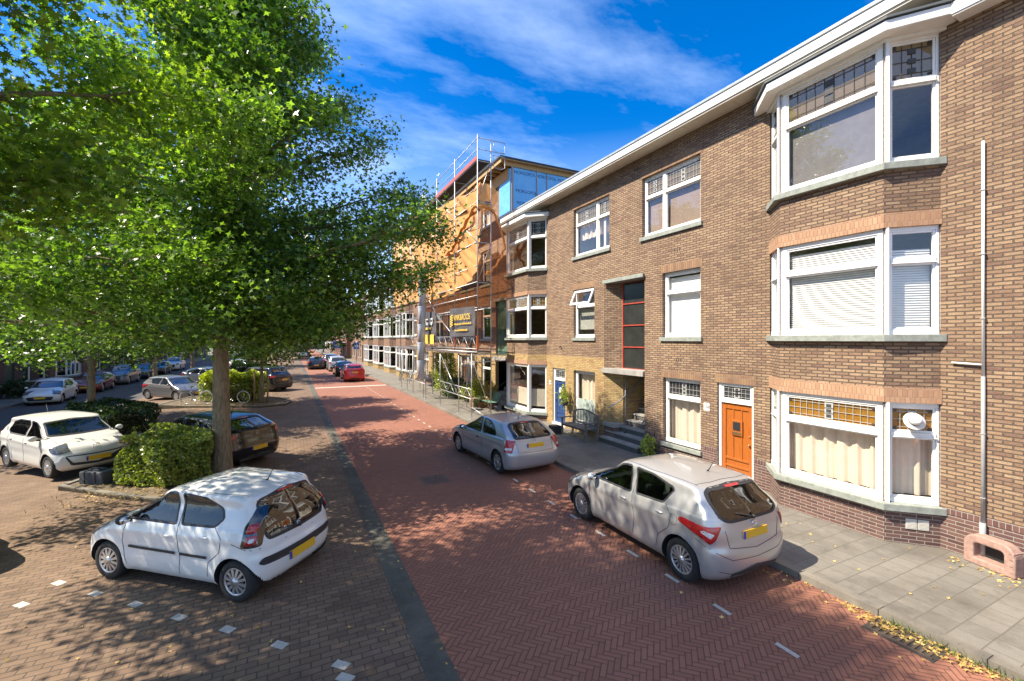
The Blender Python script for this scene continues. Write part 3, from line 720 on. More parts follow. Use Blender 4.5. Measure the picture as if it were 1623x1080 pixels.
# ------------------------------------------------------------------ cars
M_tyre = mat('tyre', (.022, .022, .022), .85, var=.3); M_rim = mat('alloy', (.55, .55, .55), .32, metal=.75, var=.08); M_plas = mat('black_plastic', (.028, .028, .03), .55)
M_plate = mat('yellow_plate', (.72, .42, .02), .5, var=.04); M_blue = mat('plate_blue', (.02, .05, .4), .5); M_chrome = mat('chrome', (.75, .75, .75), .12, metal=1, var=.02)
M_redl = mat('tail_lamp_red', (.42, .012, .012), .12, coat=1, var=.2, scale=30); M_clear = mat('lamp_clear', (.62, .62, .62), .1, coat=1, var=.3, scale=40); M_headl = mat('head_lamp', (.11, .115, .12), .1, coat=1, var=.5, scale=22)
M_seat = mat('seat_fabric', (.06, .06, .065), .95); M_cabin = mat('cabin_trim', (.03, .03, .032), .9)
G_car = glassmat('car_glass', (.36, .42, .39), .055); G_rear = glassmat('tinted_car_glass', (.16, .18, .18), .12)
def opaque_glass(name):
    t = NT(name); p = t.princ(Base_Color=(.012, .015, .017), Roughness=.03); p.inputs['Specular IOR Level'].default_value = .9; p.inputs['Coat Weight'].default_value = 1.; MATS[name] = t.m; return t.m
G_op = opaque_glass('far_car_glass')

def crom(P, t):
    n = len(P); i = min(int(t), n-2); f = t-i
    p0, p1, p2, p3 = P[max(i-1, 0)], P[i], P[i+1], P[min(i+2, n-1)]
    return [.5*((2*b)+(-a+c)*f+(2*a-5*b+4*c-d)*f*f+(-a+3*b-3*c+d)*f**3) for a, b, c, d in zip(p0, p1, p2, p3)]
def inpoly(x, y, P):
    c = False; j = len(P)-1
    for i in range(len(P)):
        if (P[i][1] > y) != (P[j][1] > y) and x < (P[j][0]-P[i][0])*(y-P[i][1])/(P[j][1]-P[i][1])+P[i][0]: c = not c
        j = i
    return c
def rounded(P, r=.05, k=4):
    out = []; n = len(P)
    for i in range(n):
        a, b, c = Vector(P[i-1]), Vector(P[i]), Vector(P[(i+1) % n])
        u, v = a-b, c-b; d = min(r, u.length*.45, v.length*.45); p, q = b+u.normalized()*d, b+v.normalized()*d
        for j in range(k+1):
            t = j/k; out.append(tuple(p*(1-t)**2+b*2*t*(1-t)+q*t*t))
    return out
def resample(P, step=.04):
    out = []
    for i in range(len(P)):
        a, b = Vector(P[i]), Vector(P[(i+1) % len(P)]); m = max(1, int((b-a).length/step))
        out += [tuple(a+(b-a)*j/m) for j in range(m)]
    return out
def nearest(P, x, y):
    best = None
    for i in range(len(P)):
        ax, ay = P[i]; bx, by = P[(i+1) % len(P)]; dx, dy = bx-ax, by-ay; L = dx*dx+dy*dy or 1e-9
        t = max(0, min(1, ((x-ax)*dx+(y-ay)*dy)/L)); qx, qy = ax+t*dx, ay+t*dy; d = (qx-x)**2+(qy-y)**2
        if best is None or d < best[0]: best = (d, qx, qy)
    return best

class CarBody:
    def __init__(s, sp, det):
        s.sp = sp; s.det = det; wb = sp['wb']; R = sp['arch']
        K = sp['rows']; n = len(K); sub = 6 if det else 3
        slices = [crom(K, i/sub) for i in range((n-1)*sub+1)]
        zt, xf, xr, w_, cf, cr, ne = K[-1]; cx = (xf+xr)/2+.05
        for k in range(1, 8 if det else 5):         # the roof dome
            q = 1-(k/(8 if det else 5)); z = zt+sp['crown']*(1-q*q)
            slices.append((z, cx+(xf-cx)*q, cx+(xr-cx)*q, w_*q, cf*q, cr*q, ne))
        ns = 84 if det else 34; nc = 22 if det else 11
        pts = []; s.ns = 0
        for (z, xf, xr, w_, cf, cr, ne) in slices:
            row = []
            for i in range(nc+1):
                th = (PI/2)*i/nc; row.append((xf-cf+cf*max(0, math.cos(th))**(2/ne), w_*max(0, math.sin(th))**(2/ne)))
            a, b = xf-cf, xr+cr
            for i in range(1, ns): row.append((a+(b-a)*i/ns, w_))
            for i in range(nc+1):
                th = (PI/2)*(1-i/nc); row.append((xr+cr-cr*max(0, math.cos(th))**(2/3.2), w_*max(0, math.sin(th))**(2/3.2)))
            pts.append([(x, y, z) for x, y in row])
        V = []; F = []; m = len(pts[0])
        for r in pts:
            for (x, y, z) in r: V.append(s.deform(x, y, z))
            for (x, y, z) in r[1:-1][::-1]: V.append(s.deform(x, -y, z))
        N = 2*m-2
        for i in range(len(pts)-1):
            for j in range(N):
                F.append((i*N+j, i*N+(j+1) % N, (i+1)*N+(j+1) % N, (i+1)*N+j))
        last = (len(pts)-1)*N; V.append(s.deform(cx, 0, zt+sp['crown'])); F += [(last+j, last+(j+1) % N, len(V)-1) for j in range(N)]
        F.append(tuple(range(N))[::-1])
        s.V, s.F = V, F
        s.bvh = BVHTree.FromPolygons([Vector(v) for v in V], F)
    def deform(s, x, y, z):
        sp = s.sp; g = max(0, min(1, (z-.45)/.5)); g = g*g*(3-2*g); h = max(0, min(1, (z-.95)/.45)); h = h*h*(3-2*h)
        z += g*sp['wedge']*(-x/1.6)-h*sp['arc']*((x-sp['arcx'])/1.2)**2*(1 if x < sp['arcx'] else .6)
        if s.det or True:
            ay = abs(y)
            for wx in (sp['wb']/2, -sp['wb']/2):
                if ay > .5:
                    d = math.hypot(x-wx, z-sp['wr'])-sp['arch']
                    if d > -.12: ay += .02*math.exp(-((d-.01)/.07)**2)
            # shoulder crease and a hollow along the doors
            if ay > .6 and abs(x) < 1.6:
                ay += .012*math.exp(-((z-.80-.03*(-x))/.05)**2)-.014*math.exp(-((z-.52)/.11)**2)
            y = math.copysign(ay, y) if y else y
        return (x, y, z)
    def hit(s, a, u, z, off):
        """shoot from outside at azimuth a, sideways coordinate u"""
        if a == 'top': o, d = Vector((u, z, 5)), Vector((0, 0, -1))
        else:
            dv = Vector((math.cos(a), math.sin(a), 0)); sd = Vector((-math.sin(a), math.cos(a), 0)); o = dv*5+sd*u+Vector((0, 0, z)); d = -dv
        h, nn, _, _ = s.bvh.ray_cast(o, d)
        if h is None: return None
        if nn.dot(d) > 0: nn = -nn
        return h+nn*off
    def patch(s, mb, poly, a, off=.004, m=0, step=.05, sm=True):
        bm = bmesh.new(); vs = [bm.verts.new((p[0], p[1], 0)) for p in poly]
        try: f = bm.faces.new(vs)
        except ValueError: bm.free(); return
        bmesh.ops.triangulate(bm, faces=[f])
        for ax in (0, 1):
            lo = min(p[ax] for p in poly); hi = max(p[ax] for p in poly); q = lo+step
            while q < hi:
                no = (1, 0, 0) if ax == 0 else (0, 1, 0)
                bmesh.ops.bisect_plane(bm, geom=bm.verts[:]+bm.edges[:]+bm.faces[:], dist=1e-5, plane_co=(q if ax == 0 else 0, q if ax == 1 else 0, 0), plane_no=no); q += step
        bm.verts.index_update(); P = {}; V = []
        for v in bm.verts:
            h = s.hit(a, v.co.x, v.co.y, off)
            if h is not None: P[v.index] = len(V); V.append(h)
        F = [tuple(P[v.index] for v in f.verts) for f in bm.faces if all(v.index in P for v in f.verts)]
        bm.free(); mb.add(V, F, m, sm)
    def ringp(s, mb, poly, a, wd, off=.005, m=0):
        P = resample(poly, .045); n = len(P); A_ = sum(P[i][0]*P[(i+1) % n][1]-P[(i+1) % n][0]*P[i][1] for i in range(n)); sg = 1 if A_ > 0 else -1
        V = []; ok = []
        for i in range(n):
            t = Vector(P[(i+1) % n])-Vector(P[i-1]); t.normalize(); nn = Vector((-t.y, t.x))*sg
            p, q = Vector(P[i])-nn*.006, Vector(P[i])+nn*wd
            h1, h2 = s.hit(a, p.x, p.y, off), s.hit(a, q.x, q.y, off); ok.append(h1 is not None and h2 is not None)
            V += [h1 or Vector(), h2 or Vector()]
        F = [(2*i, 2*((i+1) % n), 2*((i+1) % n)+1, 2*i+1) for i in range(n) if ok[i] and ok[(i+1) % n]]
        mb.add(V, F, m, True)
    def line(s, mb, pts, a, r=.0045, m=0):
        out = []
        for p, q in zip(pts, pts[1:]):
            k = max(1, int(math.hypot(q[0]-p[0], q[1]-p[1])/.06))
            for j in range(k): out.append((p[0]+(q[0]-p[0])*j/k, p[1]+(q[1]-p[1])*j/k))
        out.append(pts[-1]); H = [h for h in (s.hit(a, *p, 0.) for p in out) if h is not None]
        if len(H) > 1: mb.tube(H, r, 5, m, caps=False)

def side(P): return P
def mir(P): return [(-x, z) for x, z in P][::-1]
LFT, RGT, FRT, REA = PI/2, -PI/2, 0., PI
# in LFT view the sideways axis is -x; helper turns (x,z) outlines into it
def lpoly(P): return [(-x, z) for x, z in P]

def make_car(name, label, spec, paint, det=True, group=None, glass=None, trim=None):
    sp = SPECS[spec]; cb = CarBody(sp, det); t = thing(name, label, 'car', (0, 0, 0), group); wb, wr, R = sp['wb'], sp['wr'], sp['arch']; hw = sp['hw']
    def rowat(z):
        K = sp['rows']
        for p, q in zip(K, K[1:]):
            if p[0] <= z <= q[0]: f = (z-p[0])/(q[0]-p[0]); return [a+(c-a)*f for a, c in zip(p, q)]
        return K[-1]
    s0 = sp['side'][0]; xl = s0[-1][0]
    s0 = [(min(x, rowat(z+.01)[1]-.145), z) if x > xl+.25 else (x, z) for x, z in s0]; sidew = [rounded(p, .05) for p in [s0]+sp['side'][1:]]
    (_, zb0), (_, zb1), (_, zb2), (_, zb3) = sp['front']; fr_ = [(0, zb0)]+[(rowat(z+.01)[3]*.945-.03, z) for z in (zb1, (zb1*2+zb2)/3, (zb1+2*zb2)/3, zb2)]+[(0, zb3)]; fwin = rounded(fr_+[(-y, z) for y, z in fr_[::-1]], .08)
    rwin = rounded(sp['rear']+[(-y, z) for y, z in sp['rear'][::-1]], .08)
    V = [Vector(v) for v in cb.V]; F = []
    snap = {}
    for f in cb.F:
        c = sum((V[i] for i in f), Vector())/len(f); kill = None
        if len(f) <= 4:
            for wx in (wb/2, -wb/2):
                if abs(c.y) > .35 and math.hypot(c.x-wx, c.z-wr) < R and c.z < wr+R: kill = ('c', wx)
            if det and not kill and c.z > .7:
                n = (V[f[1]]-V[f[0]]).cross(V[f[2]]-V[f[1]]); n.normalize()
                if abs(n.y) > .45 and abs(c.y) > .4:
                    for P in sidew:
                        if inpoly(c.x, c.z, P): kill = ('s', P)
                if not kill and c.x > .2 and n.x*1. > .2 and inpoly(c.y, c.z, fwin): kill = ('f', fwin)
                if not kill and c.x < -.5 and n.x < -.25 and inpoly(c.y, c.z, rwin): kill = ('f', rwin)
        if len(f) > 4: continue
        if kill:
            for i in f: snap.setdefault(i, []).append(kill)
        else: F.append(f)
    used = {i for f in F for i in f}
    for i, ks in snap.items():
        if i not in used: continue
        k, P = ks[0]; v = V[i]
        if k == 'c':
            d = Vector((v.x-P, 0, v.z-wr)); L = d.length or 1; v.x = P+d.x/L*R; v.z = wr+d.z/L*R
            if v.z < .19: v.z = .19; v.x = P+math.copysign(math.sqrt(R*R-(.19-wr)**2), d.x)
        elif k == 's': _, v.x, v.z = nearest(P, v.x, v.z)
    b = MB(); b.add(V, F, 0, True); body = b.build('body', paint, t, uv=False)
    # flared arch lips and dark wheel housings
    b = MB()
    for wx in (wb/2, -wb/2):
        for sgn in (1, -1):
            vs = []; nn = 26
            for i in range(nn+1):
                th0 = math.asin(min(.9, (wr-.2)/R)); th = -th0+(PI+2*th0)*i/nn; x, z = wx+R*math.cos(th), wr+R*math.sin(th)
                h = cb.hit(LFT if sgn > 0 else RGT, -x*sgn if sgn > 0 else x, z+.004, 0); 
                y = h.y if h is not None else sgn*hw*.97
                vs += [(x, y, z), (wx+(R+.0)*math.cos(th), y-sgn*.5, wr+R*math.sin(th))]
            b.add(vs, [(2*i, 2*i+1, 2*i+3, 2*i+2) for i in range(nn)], 0, True)
    b.box((-wb/2-R*.9, -hw+.4, .22), (wb/2+R*.9, hw-.4, .5)); b.box((-wb/2+R, -hw+.1, .2), (wb/2-R, hw-.1, .23)); b.box((-wb/2-sp['ro']+.2, -hw+.22, .2), (wb/2+sp['fo']-.3, hw-.22, .23))
    b.build('underbody', M_black, t)
    # glass
    bd = MB(); gr = MB(); gm = (glass or G_car) if det else G_op
    for a, pp, mb in ((LFT, sidew, 0), (RGT, sidew, 0)):
        for P in pp:
            Q_ = lpoly(P) if a == LFT else P
            g = MB(); cb.patch(g, Q_, a, -.004 if det else .003, step=.08); cb.ringp(bd, Q_, a, .024, .003); g.build('side_window', gm, t)
    g = MB(); cb.patch(g, fwin, FRT, -.004 if det else .003, step=.08); cb.ringp(bd, fwin, FRT, .03, .003)
    rw = [(-y, z) for y, z in rwin]
    cb.patch(gr, rw, REA, -.004 if det else .003, step=.08); cb.ringp(bd, rw, REA, .035, .003)
    g.build('windscreen', gm, t); gr.build('rear_window', (G_rear if det else G_op), t); bd.build('window_seal', M_plas, t)
    # wheels
    for wx in (wb/2, -wb/2):
        for sgn in (1, -1):
            yo = sgn*(hw-.02); c = (wx, yo, wr); ax = (0, sgn, 0); tw = .18
            wl = MB(); wl.lathe([(wr*.62, -.02), (wr*.66, .0), (wr*.9, .004), (wr*.975, -.02), (wr, -.05), (wr, -tw+.04), (wr*.96, -tw), (.05, -tw)], c, ax, 32 if det else 16)
            wo = wl.build('wheel', M_tyre, t); k = sp.get('spokes', 8); rm = MB()
            rm.lathe([(wr*.665, -.004), (wr*.62, -.014), (wr*.60, -.06), (.02, -.07)], c, ax, 28 if det else 14, 1)
            if det:
                rm.lathe([(wr*.665, -.003), (wr*.63, .002), (wr*.58, -.012)], c, ax, 28, 0)
                a1 = Vector((1, 0, 0)); a2 = Vector((0, 0, 1)); cc = Vector(c)
                for q in range(k):
                    th = 2*PI*q/k+.2
                    for w0, w1, r0, r1 in [(sp.get('sw', .022), sp.get('sw', .022)*1.55, .05, wr*.61)]:
                        dv = a1*math.cos(th)+a2*math.sin(th); sv = -a1*math.sin(th)+a2*math.cos(th); oy = Vector((0, sgn, 0))
                        pts = [cc+dv*r0-sv*w0+oy*.004, cc+dv*r0+sv*w0+oy*.004, cc+dv*r1+sv*w1-oy*.008, cc+dv*r1-sv*w1-oy*.008]
                        rm.add(pts+[p-oy*.03 for p in pts], [(0, 1, 2, 3), (0, 4, 5, 1), (1, 5, 6, 2), (3, 2, 6, 7), (0, 3, 7, 4)], 0)
                rm.lathe([(.062, -.01), (.058, .010), (.001, .014)], c, ax, 16, 0)
            else:
                for q in range(6):
                    th = 2*PI*q/6; rm.box((wx-.02, yo-.01, wr-.02), (wx+.02, yo+.004*sgn, wr+.02), 0) if q == 0 else None
                rm.lathe([(wr*.6, -.008), (wr*.3, .0), (.001, .002)], c, ax, 14, 0)
            rm.build('rim', [M_rim, M_plas], wo)
    # lamps
    for key, nm, m_, az in (('head', 'headlight', M_headl, sp.get('ha', .75)), ('tail', 'tail_light', M_redl, sp.get('ta', .8))):
        for sgn in (1, -1):
            a = sgn*az if key == 'head' else PI-sgn*az; b = MB()
            px, py = (wb/2+sp['fo']-.24, hw-.12) if key == 'head' else (-wb/2-sp['ro']+.17, hw-.08)
            u0 = -math.sin(a)*px+math.cos(a)*py*sgn
            for P in sp[key]:
                q = rounded(P, .03); q = [(x*sgn+u0, z) for x, z in q]
                cb.patch(b, q, a, .009, step=.05)
            if not b.v: continue
            lo = b.build(nm, m_, t, uv=False); so = lo.modifiers.new('thick', 'SOLIDIFY'); so.thickness = .012; so.offset = 0
            if key == 'tail' and sp.get('tail_c') and det:
                b = MB()
                for P in sp['tail_c']:
                    q = rounded(P, .02); q = [(x*sgn+u0, z) for x, z in q]
                    cb.patch(b, q, a, .017, step=.05)
                b.build('clear_lens', sp.get('tcm') or M_clear, lo, uv=False)
    # dark trim: grille, bumper inserts
    b = MB()
    for P in sp.get('grille', []): cb.patch(b, rounded(P+[(-y, z) for y, z in P[::-1]], .04), FRT, .006, step=.06)
    if b.v: b.build('grille', M_plas, t, uv=False)
    b = MB()
    for P in sp.get('rtrim', []): cb.patch(b, rounded(P+[(-y, z) for y, z in P[::-1]], .04), REA, .007, step=.06)
    if b.v: b.build('rear_bumper_trim', M_plas, t, uv=False)
    if sp.get('black_tail') and det:
        for sgn in (1, -1):
            b = MB(); a_ = PI-sgn*sp['ta']; q = [(x*sgn-math.sin(a_)*(-wb/2-sp['ro']+.17)+math.cos(a_)*(hw-.08)*sgn, z) for x, z in rounded(sp['black_tail'], .04)]
            cb.patch(b, q, PI-sgn*sp.get('ta', .8), .004, step=.05)
            b.build('lamp_surround', G_op, t, uv=False)
    # plates
    for nm, a, z in (('rear_plate', REA, sp['pz']), ('front_plate', FRT, sp.get('fpz', .5))):
        h = cb.hit(a, 0, z, .012); s_ = 1 if a == FRT else -1
        if h is None: continue
        b = MB(); tilt = Matrix.Rotation(-.06*s_, 3, 'Y'); b.obox(h, (.016, .52, .115), tilt, 0); b.obox(h+Vector((s_*.0015, s_*(-.24), 0)), (.016, .04, .113), tilt, 1)
        b.build(nm, [M_plate, M_blue], t, bevel=.003 if det else 0)
    # mirrors
    mx, mz = sp['mirror']
    for sgn in (1, -1):
        h = cb.hit(LFT if sgn > 0 else RGT, -mx*sgn if sgn > 0 else mx, mz-.06, 0); y0 = h.y if h is not None else sgn*hw*.9
        b = MB(); b.ball((mx, y0+sgn*.13, mz), .1, 12, 0, (.62, .95, .72)); b.tube([(mx+.03, y0-sgn*.02, mz-.06), (mx+.01, y0+sgn*.1, mz-.03)], .025, 6, 1)
        mo = b.build('mirror', [sp.get('mirm') and M_plas or paint, M_plas], t, uv=False)
        b = MB(); b.ball((mx-.047, y0+sgn*.13, mz), .08, 10, 0, (.35, .95, .72)); b.build('mirror_glass', M_chrome, mo, uv=False)
    if det:
        # panel gaps
        b = MB()
        for P in sp['gaps']:
            for a in (LFT, RGT): cb.line(b, lpoly(P) if a == LFT else P, a)
        for P in sp.get('rgaps', []): cb.line(b, P, REA); 
        for P in sp.get('tgaps', []): cb.line(b, P, 'top'); cb.line(b, [(x, -y) for x, y in P], 'top')
        b.build('panel_gap', M_black, t, uv=False)
        for (hx, hz) in sp['handles']:
            for sgn in (1, -1):
                h = cb.hit(LFT if sgn > 0 else RGT, -hx*sgn if sgn > 0 else hx, hz, .0)
                b = MB(); b.ball((h.x, h.y+sgn*.008, h.z), .1, 12, 0, (.85, .22, .2)); b.build('door_handle', paint if not sp.get('hm') else M_plas, t, uv=False)
        if sp.get('strip'):
            for P in sp['strip']:
                for a in (LFT, RGT): b = MB(); cb.patch(b, lpoly(P) if a == LFT else P, a, .012, step=.08); b.build('rub_strip', M_plas, t, uv=False)
        if sp.get('cap'):
            b = MB()
            P = rounded([(sp['cap'][0]-.075, sp['cap'][1]-.075), (sp['cap'][0]+.075, sp['cap'][1]-.075), (sp['cap'][0]+.075, sp['cap'][1]+.075), (sp['cap'][0]-.075, sp['cap'][1]+.075)], .07, 6)
            pts = P+[P[0]]; cb.line(b, lpoly(pts), LFT, .003); b.build('fuel_flap', M_black, t, uv=False)
        # wiper, high brake lamp, aerial
        wz0 = min(z for _, z in sp['rear'])
        b = MB(); H = [cb.hit(REA, y, z, .02) for y, z in [(0.0, wz0+.02), (-.12, wz0+.05), (-.32, wz0+.1)]]; b.tube([h for h in H if h], [.014, .01, .006], 6); b.ball(H[0], .03, 8)
        b.build('rear_wiper', M_plas, t, uv=False)
        zt = max(z for _, z in sp['rear'])-.025
        b = MB(); cb.patch(b, [(-.15, zt-.012), (.15, zt-.012), (.15, zt+.012), (-.15, zt+.012)], REA, .012, step=.05); b.build('high_brake_light', M_redl, t, uv=False)
        ax_, ay_ = sp.get('aerial', (-.9, 0)); h = cb.hit('top', ax_, ay_, 0); b = MB(); b.tube([h, h+Vector((-.03, 0, .03)), h+Vector((-.14, 0, .22))], [.018, .008, .003], 6); b.build('aerial', M_plas, t, uv=False)
        # badge
        h = cb.hit(REA, 0, sp['bz'], .008); b = MB()
        if sp.get('badge') == 'chevron':
            for dz in (0, .035):
                for sg in (1, -1): b.tube([h+Vector((0, 0, dz+.02)), h+Vector((0, sg*.05, dz-.02))], .008, 5)
        else:
            rr = [(math.cos(2*PI*i/20), math.sin(2*PI*i/20)) for i in range(21)]
            b.tube([h+Vector((0, .055*c, .038*s_)) for c, s_ in rr], .007, 5, caps=False)
            if sp.get('badge') == 'ovals': b.tube([h+Vector((0, .022*c, .036*s_)) for c, s_ in rr], .006, 5, caps=False); b.tube([h+Vector((0, .04*c, .014*s_+.012)) for c, s_ in rr], .006, 5, caps=False)
            else: b.tube([h+Vector((0, -.05, -.008)), h+Vector((0, .012, .004)), h+Vector((0, -.012, -.004)), h+Vector((0, .05, .008))], .006, 5)
        b.build('badge', M_chrome, t, uv=False)
        if sp.get('fbadge'):
            h = cb.hit(FRT, 0, sp['fbadge'], .012); b = MB(); rr = [(math.cos(2*PI*i/24), math.sin(2*PI*i/24)) for i in range(25)]
            b.tube([h+Vector((.0, .07*c, .07*s_)) for c, s_ in rr], .009, 6, caps=False); b.tube([h+Vector((0, x*.06, z*.06)) for x, z in [(-.75, .6), (-.35, -.75), (0, .1), (.35, -.75), (.75, .6)]], .008, 5); b.tube([h+Vector((0, x*.06, z*.06)) for x, z in [(-.35, .85), (0, .3), (.35, .85)]], .008, 5)
            b.build('front_badge', M_chrome, t, uv=False)
        # cabin
        zf = .32; zb_ = sp['belt']
        b = MB(); b.box((-wb/2-.25, -hw+.14, zf), (wb/2-.25, hw-.14, zf+.04)); b.box((wb/2-.55, -hw+.16, .55), (wb/2-.2, hw-.16, zb_-.06)); b.box((-wb/2-.3, -hw+.17, zf), (-wb/2-.2, hw-.17, zb_-.1))
        b.box((-wb/2-.28, -hw+.2, zb_-.12), (-wb/2+.1, hw-.2, zb_-.10)); b.build('dashboard', M_cabin, t)
        for (sx, ys) in ((.12, (.34, -.34)), (-.72, (.34, -.34))):
            for yy in ys:
                b = MB(); b.obox((sx, yy, .56), (.48, .46, .14)); M_ = Matrix.Rotation(-.25, 3, 'Y'); b.obox((sx-.3, yy, .84), (.12, .44, .52), M_); b.obox((sx-.385, yy, 1.17), (.08, .25, .15), M_)
                b.build('seat', M_seat, t, bevel=.04)
        b = MB(); c = Vector((.42, .36, .86)); u = Vector((0, 1, 0)); v = Vector((.42, 0, .9)).normalized()
        b.tube([c+(u*math.cos(2*PI*i/24)+v*math.sin(2*PI*i/24))*.18 for i in range(25)], .014, 6, caps=False); b.tube([c+u*.17, c-u*.17], .014, 5); b.tube([c, c+Vector((.2, 0, -.12))], .02, 6)
        b.build('steering_wheel', M_plas, t)
    return t

SPECS = {}
def hatch(wb, fo, ro, hw, H, wr, belt, cowl, rs, tx, nose=.78, wedge=.05, arc=.05, arcx=.1, roofw=.74, xroof=None, **kw):
    """rows: z, front x, rear x, half width, front corner, rear corner, exponent.  cowl: x of windscreen foot;
       rs: x of roof rear edge; tail: x at belt height; xroof: x of windscreen head"""
    F, Rr = wb/2+fo, -wb/2-ro; zr = H-.085
    rows = [(.19, F-.14, Rr+.10, hw-.075, .42, .30, 2.5), (.27, F-.04, Rr+.03, hw-.03, .46, .32, 2.5), (.40, F, Rr, hw-.008, .50, .32, 2.5), (.56, F-.01, Rr, hw, .5, .3, 2.4),
            (.66, F-.05, Rr+.03, hw, .5, .3, 2.3), (nose-.02, F-.17, (Rr+tx)/2+.0, hw-.004, .5, .28, 2.3), (nose+.07, F-.42, tx-.02, hw-.012, .42, .28, 2.5),
            ((nose+.07+belt)/2+.02, cowl+.22, tx, hw-.03, .3, .27, 3.), (belt, cowl, tx+.02, hw-.055, .26, .27, 3.2),
            (belt+.12, cowl-(cowl-xroof)*.30, tx+(rs-tx)*.27, hw-.1, .25, .26, 3.3), (belt+(zr-belt)*.62, cowl-(cowl-xroof)*.66, tx+(rs-tx)*.6, hw-.155, .22, .25, 3.3), (zr-.03, xroof+.10, rs-.05, hw*roofw+.035, .22, .25, 3.2), (zr+.005, xroof-.02, rs+.03, hw*roofw-.03, .24, .25, 3.)]
    return dict(fo=fo, ro=ro, wb=wb, hw=hw, wr=wr, arch=wr+.05, rows=rows, crown=H-zr-.005, wedge=wedge, arc=arc, arcx=arcx, belt=belt, **kw)

SPECS['city'] = hatch(2.34, .68, .42, .80, 1.465, .285, .96, .98, -1.22, -1.50, nose=.76, wedge=.045, arc=.045, arcx=.15, xroof=.22, roofw=.76,
    side=[[(.93, .94), (.84, 1.02), (.50, 1.27), (.32, 1.345), (-.02, 1.365), (-.12, .945)], [(-.20, .95), (-.11, 1.36), (-.55, 1.33), (-.85, 1.21), (-.93, 1.09), (-.80, .97)]],
    front=[(.0, .975), (.56, 1.0), (.485, 1.30), (0, 1.345)], rear=[(.0, .78), (.56, .80), (.60, .95), (.50, 1.30), (0, 1.345)],
    head=[[(-.14, .70), (.12, .62), (.26, .78), (-.02, .88)]], tail=[[(-.11, .80), (.02, .80), (.05, .91), (-.08, .91)], [(-.09, .94), (.04, .94), (.08, 1.04), (-.05, 1.04)]], tail_c=[[(-.07, .83), (-.01, .83), (.01, .88), (-.05, .88)]],
    black_tail=[(-.16, .76), (.10, .76), (.22, 1.30), (.12, 1.30), (-.10, 1.02)], ta=.75, ha=.7,
    rtrim=[[(0, .47), (.66, .50), (.72, .545), (.66, .60), (0, .585)]], grille=[[(0, .36), (.42, .38), (.45, .5), (0, .5)]],
    pz=.455, fpz=.42, mirror=(.72, .98), mirm=1, hm=0, spokes=12, sw=.014, bz=.83, badge='chevron', aerial=(-.95, 0),
    gaps=[[(.80, .92), (.86, .62), (.78, .30)], [(-.16, .94), (-.22, .5), (-.20, .27)], [(-.80, .98), (-.95, .85), (-.92, .66), (-.72, .5), (-.70, .30)], [(-.16, 1.37), (-.16, .94)], [(-1.13, .80), (-1.35, .74), (-1.55, .72)]],
    tgaps=[[(.25, .56), (-.3, .60), (-.8, .585), (-1.15, .52)]], strip=[[(.74, .545), (-.14, .545), (-.14, .585), (.74, .585)], [(-.22, .545), (-.70, .545), (-.70, .585), (-.22, .585)]], handles=[(-.02, .80), (-.66, .84)])
SPECS['super'] = hatch(2.51, .79, .645, .835, 1.50, .31, .99, 1.08, -1.45, -1.82, nose=.80, wedge=.075, arc=.055, arcx=.2, xroof=.22, roofw=.73,
    side=[[(.98, .95), (.86, 1.04), (.52, 1.27), (.30, 1.365), (-.05, 1.39), (-.16, .97)], [(-.27, .98), (-.15, 1.385), (-.55, 1.375), (-.98, 1.29), (-1.02, 1.24), (-.88, 1.02)]],
    front=[(.0, .99), (.59, 1.01), (.50, 1.33), (0, 1.375)], rear=[(.0, .99), (.50, .99), (.64, 1.06), (.57, 1.33), (.48, 1.37), (0, 1.385)],
    head=[[(-.2, .66), (.16, .60), (.30, .80), (.02, .86)]], ha=.75, tail=[[(-.36, .885), (-.14, .80), (-.02, .72), (.05, .78), (.14, .96), (-.06, .95), (-.34, .955)]], ta=.62, tail_c=[[(-.13, .87), (-.01, .80), (.04, .86), (-.09, .90)]],
    rtrim=[[(0, .25), (.5, .25), (.5, .30), (0, .36)], ], grille=[[(0, .3), (.5, .3), (.6, .5), (0, .56)]],
    pz=.80, fpz=.46, mirror=(.78, 1.0), spokes=15, sw=.011, bz=.925, badge='ovals', aerial=(-1.05, .0), cap=(-1.12, .86),
    gaps=[[(.93, .93), (.97, .66), (.86, .32)], [(-.20, .96), (-.27, .6), (-.22, .30)], [(-.93, 1.03), (-1.08, .90), (-1.02, .70), (-.80, .52), (-.76, .32)], [(-.20, 1.39), (-.20, .97)], [(-1.53, .74), (-1.75, .66)]],
    tgaps=[[(.25, .57), (-.5, .62), (-1.35, .56)], [(-1.32, 0), (-1.34, .3), (-1.30, .56)]], rgaps=[[(-.58, .90), (-.52, .66), (0, .60), (.52, .66), (.58, .90)], [(-.74, .62), (-.5, .50), (0, .47), (.5, .50), (.74, .62)], [(-.70, .36), (-.5, .30), (.5, .30), (.70, .36)]], strip=None, handles=[(.0, .84), (-.83, .88)])
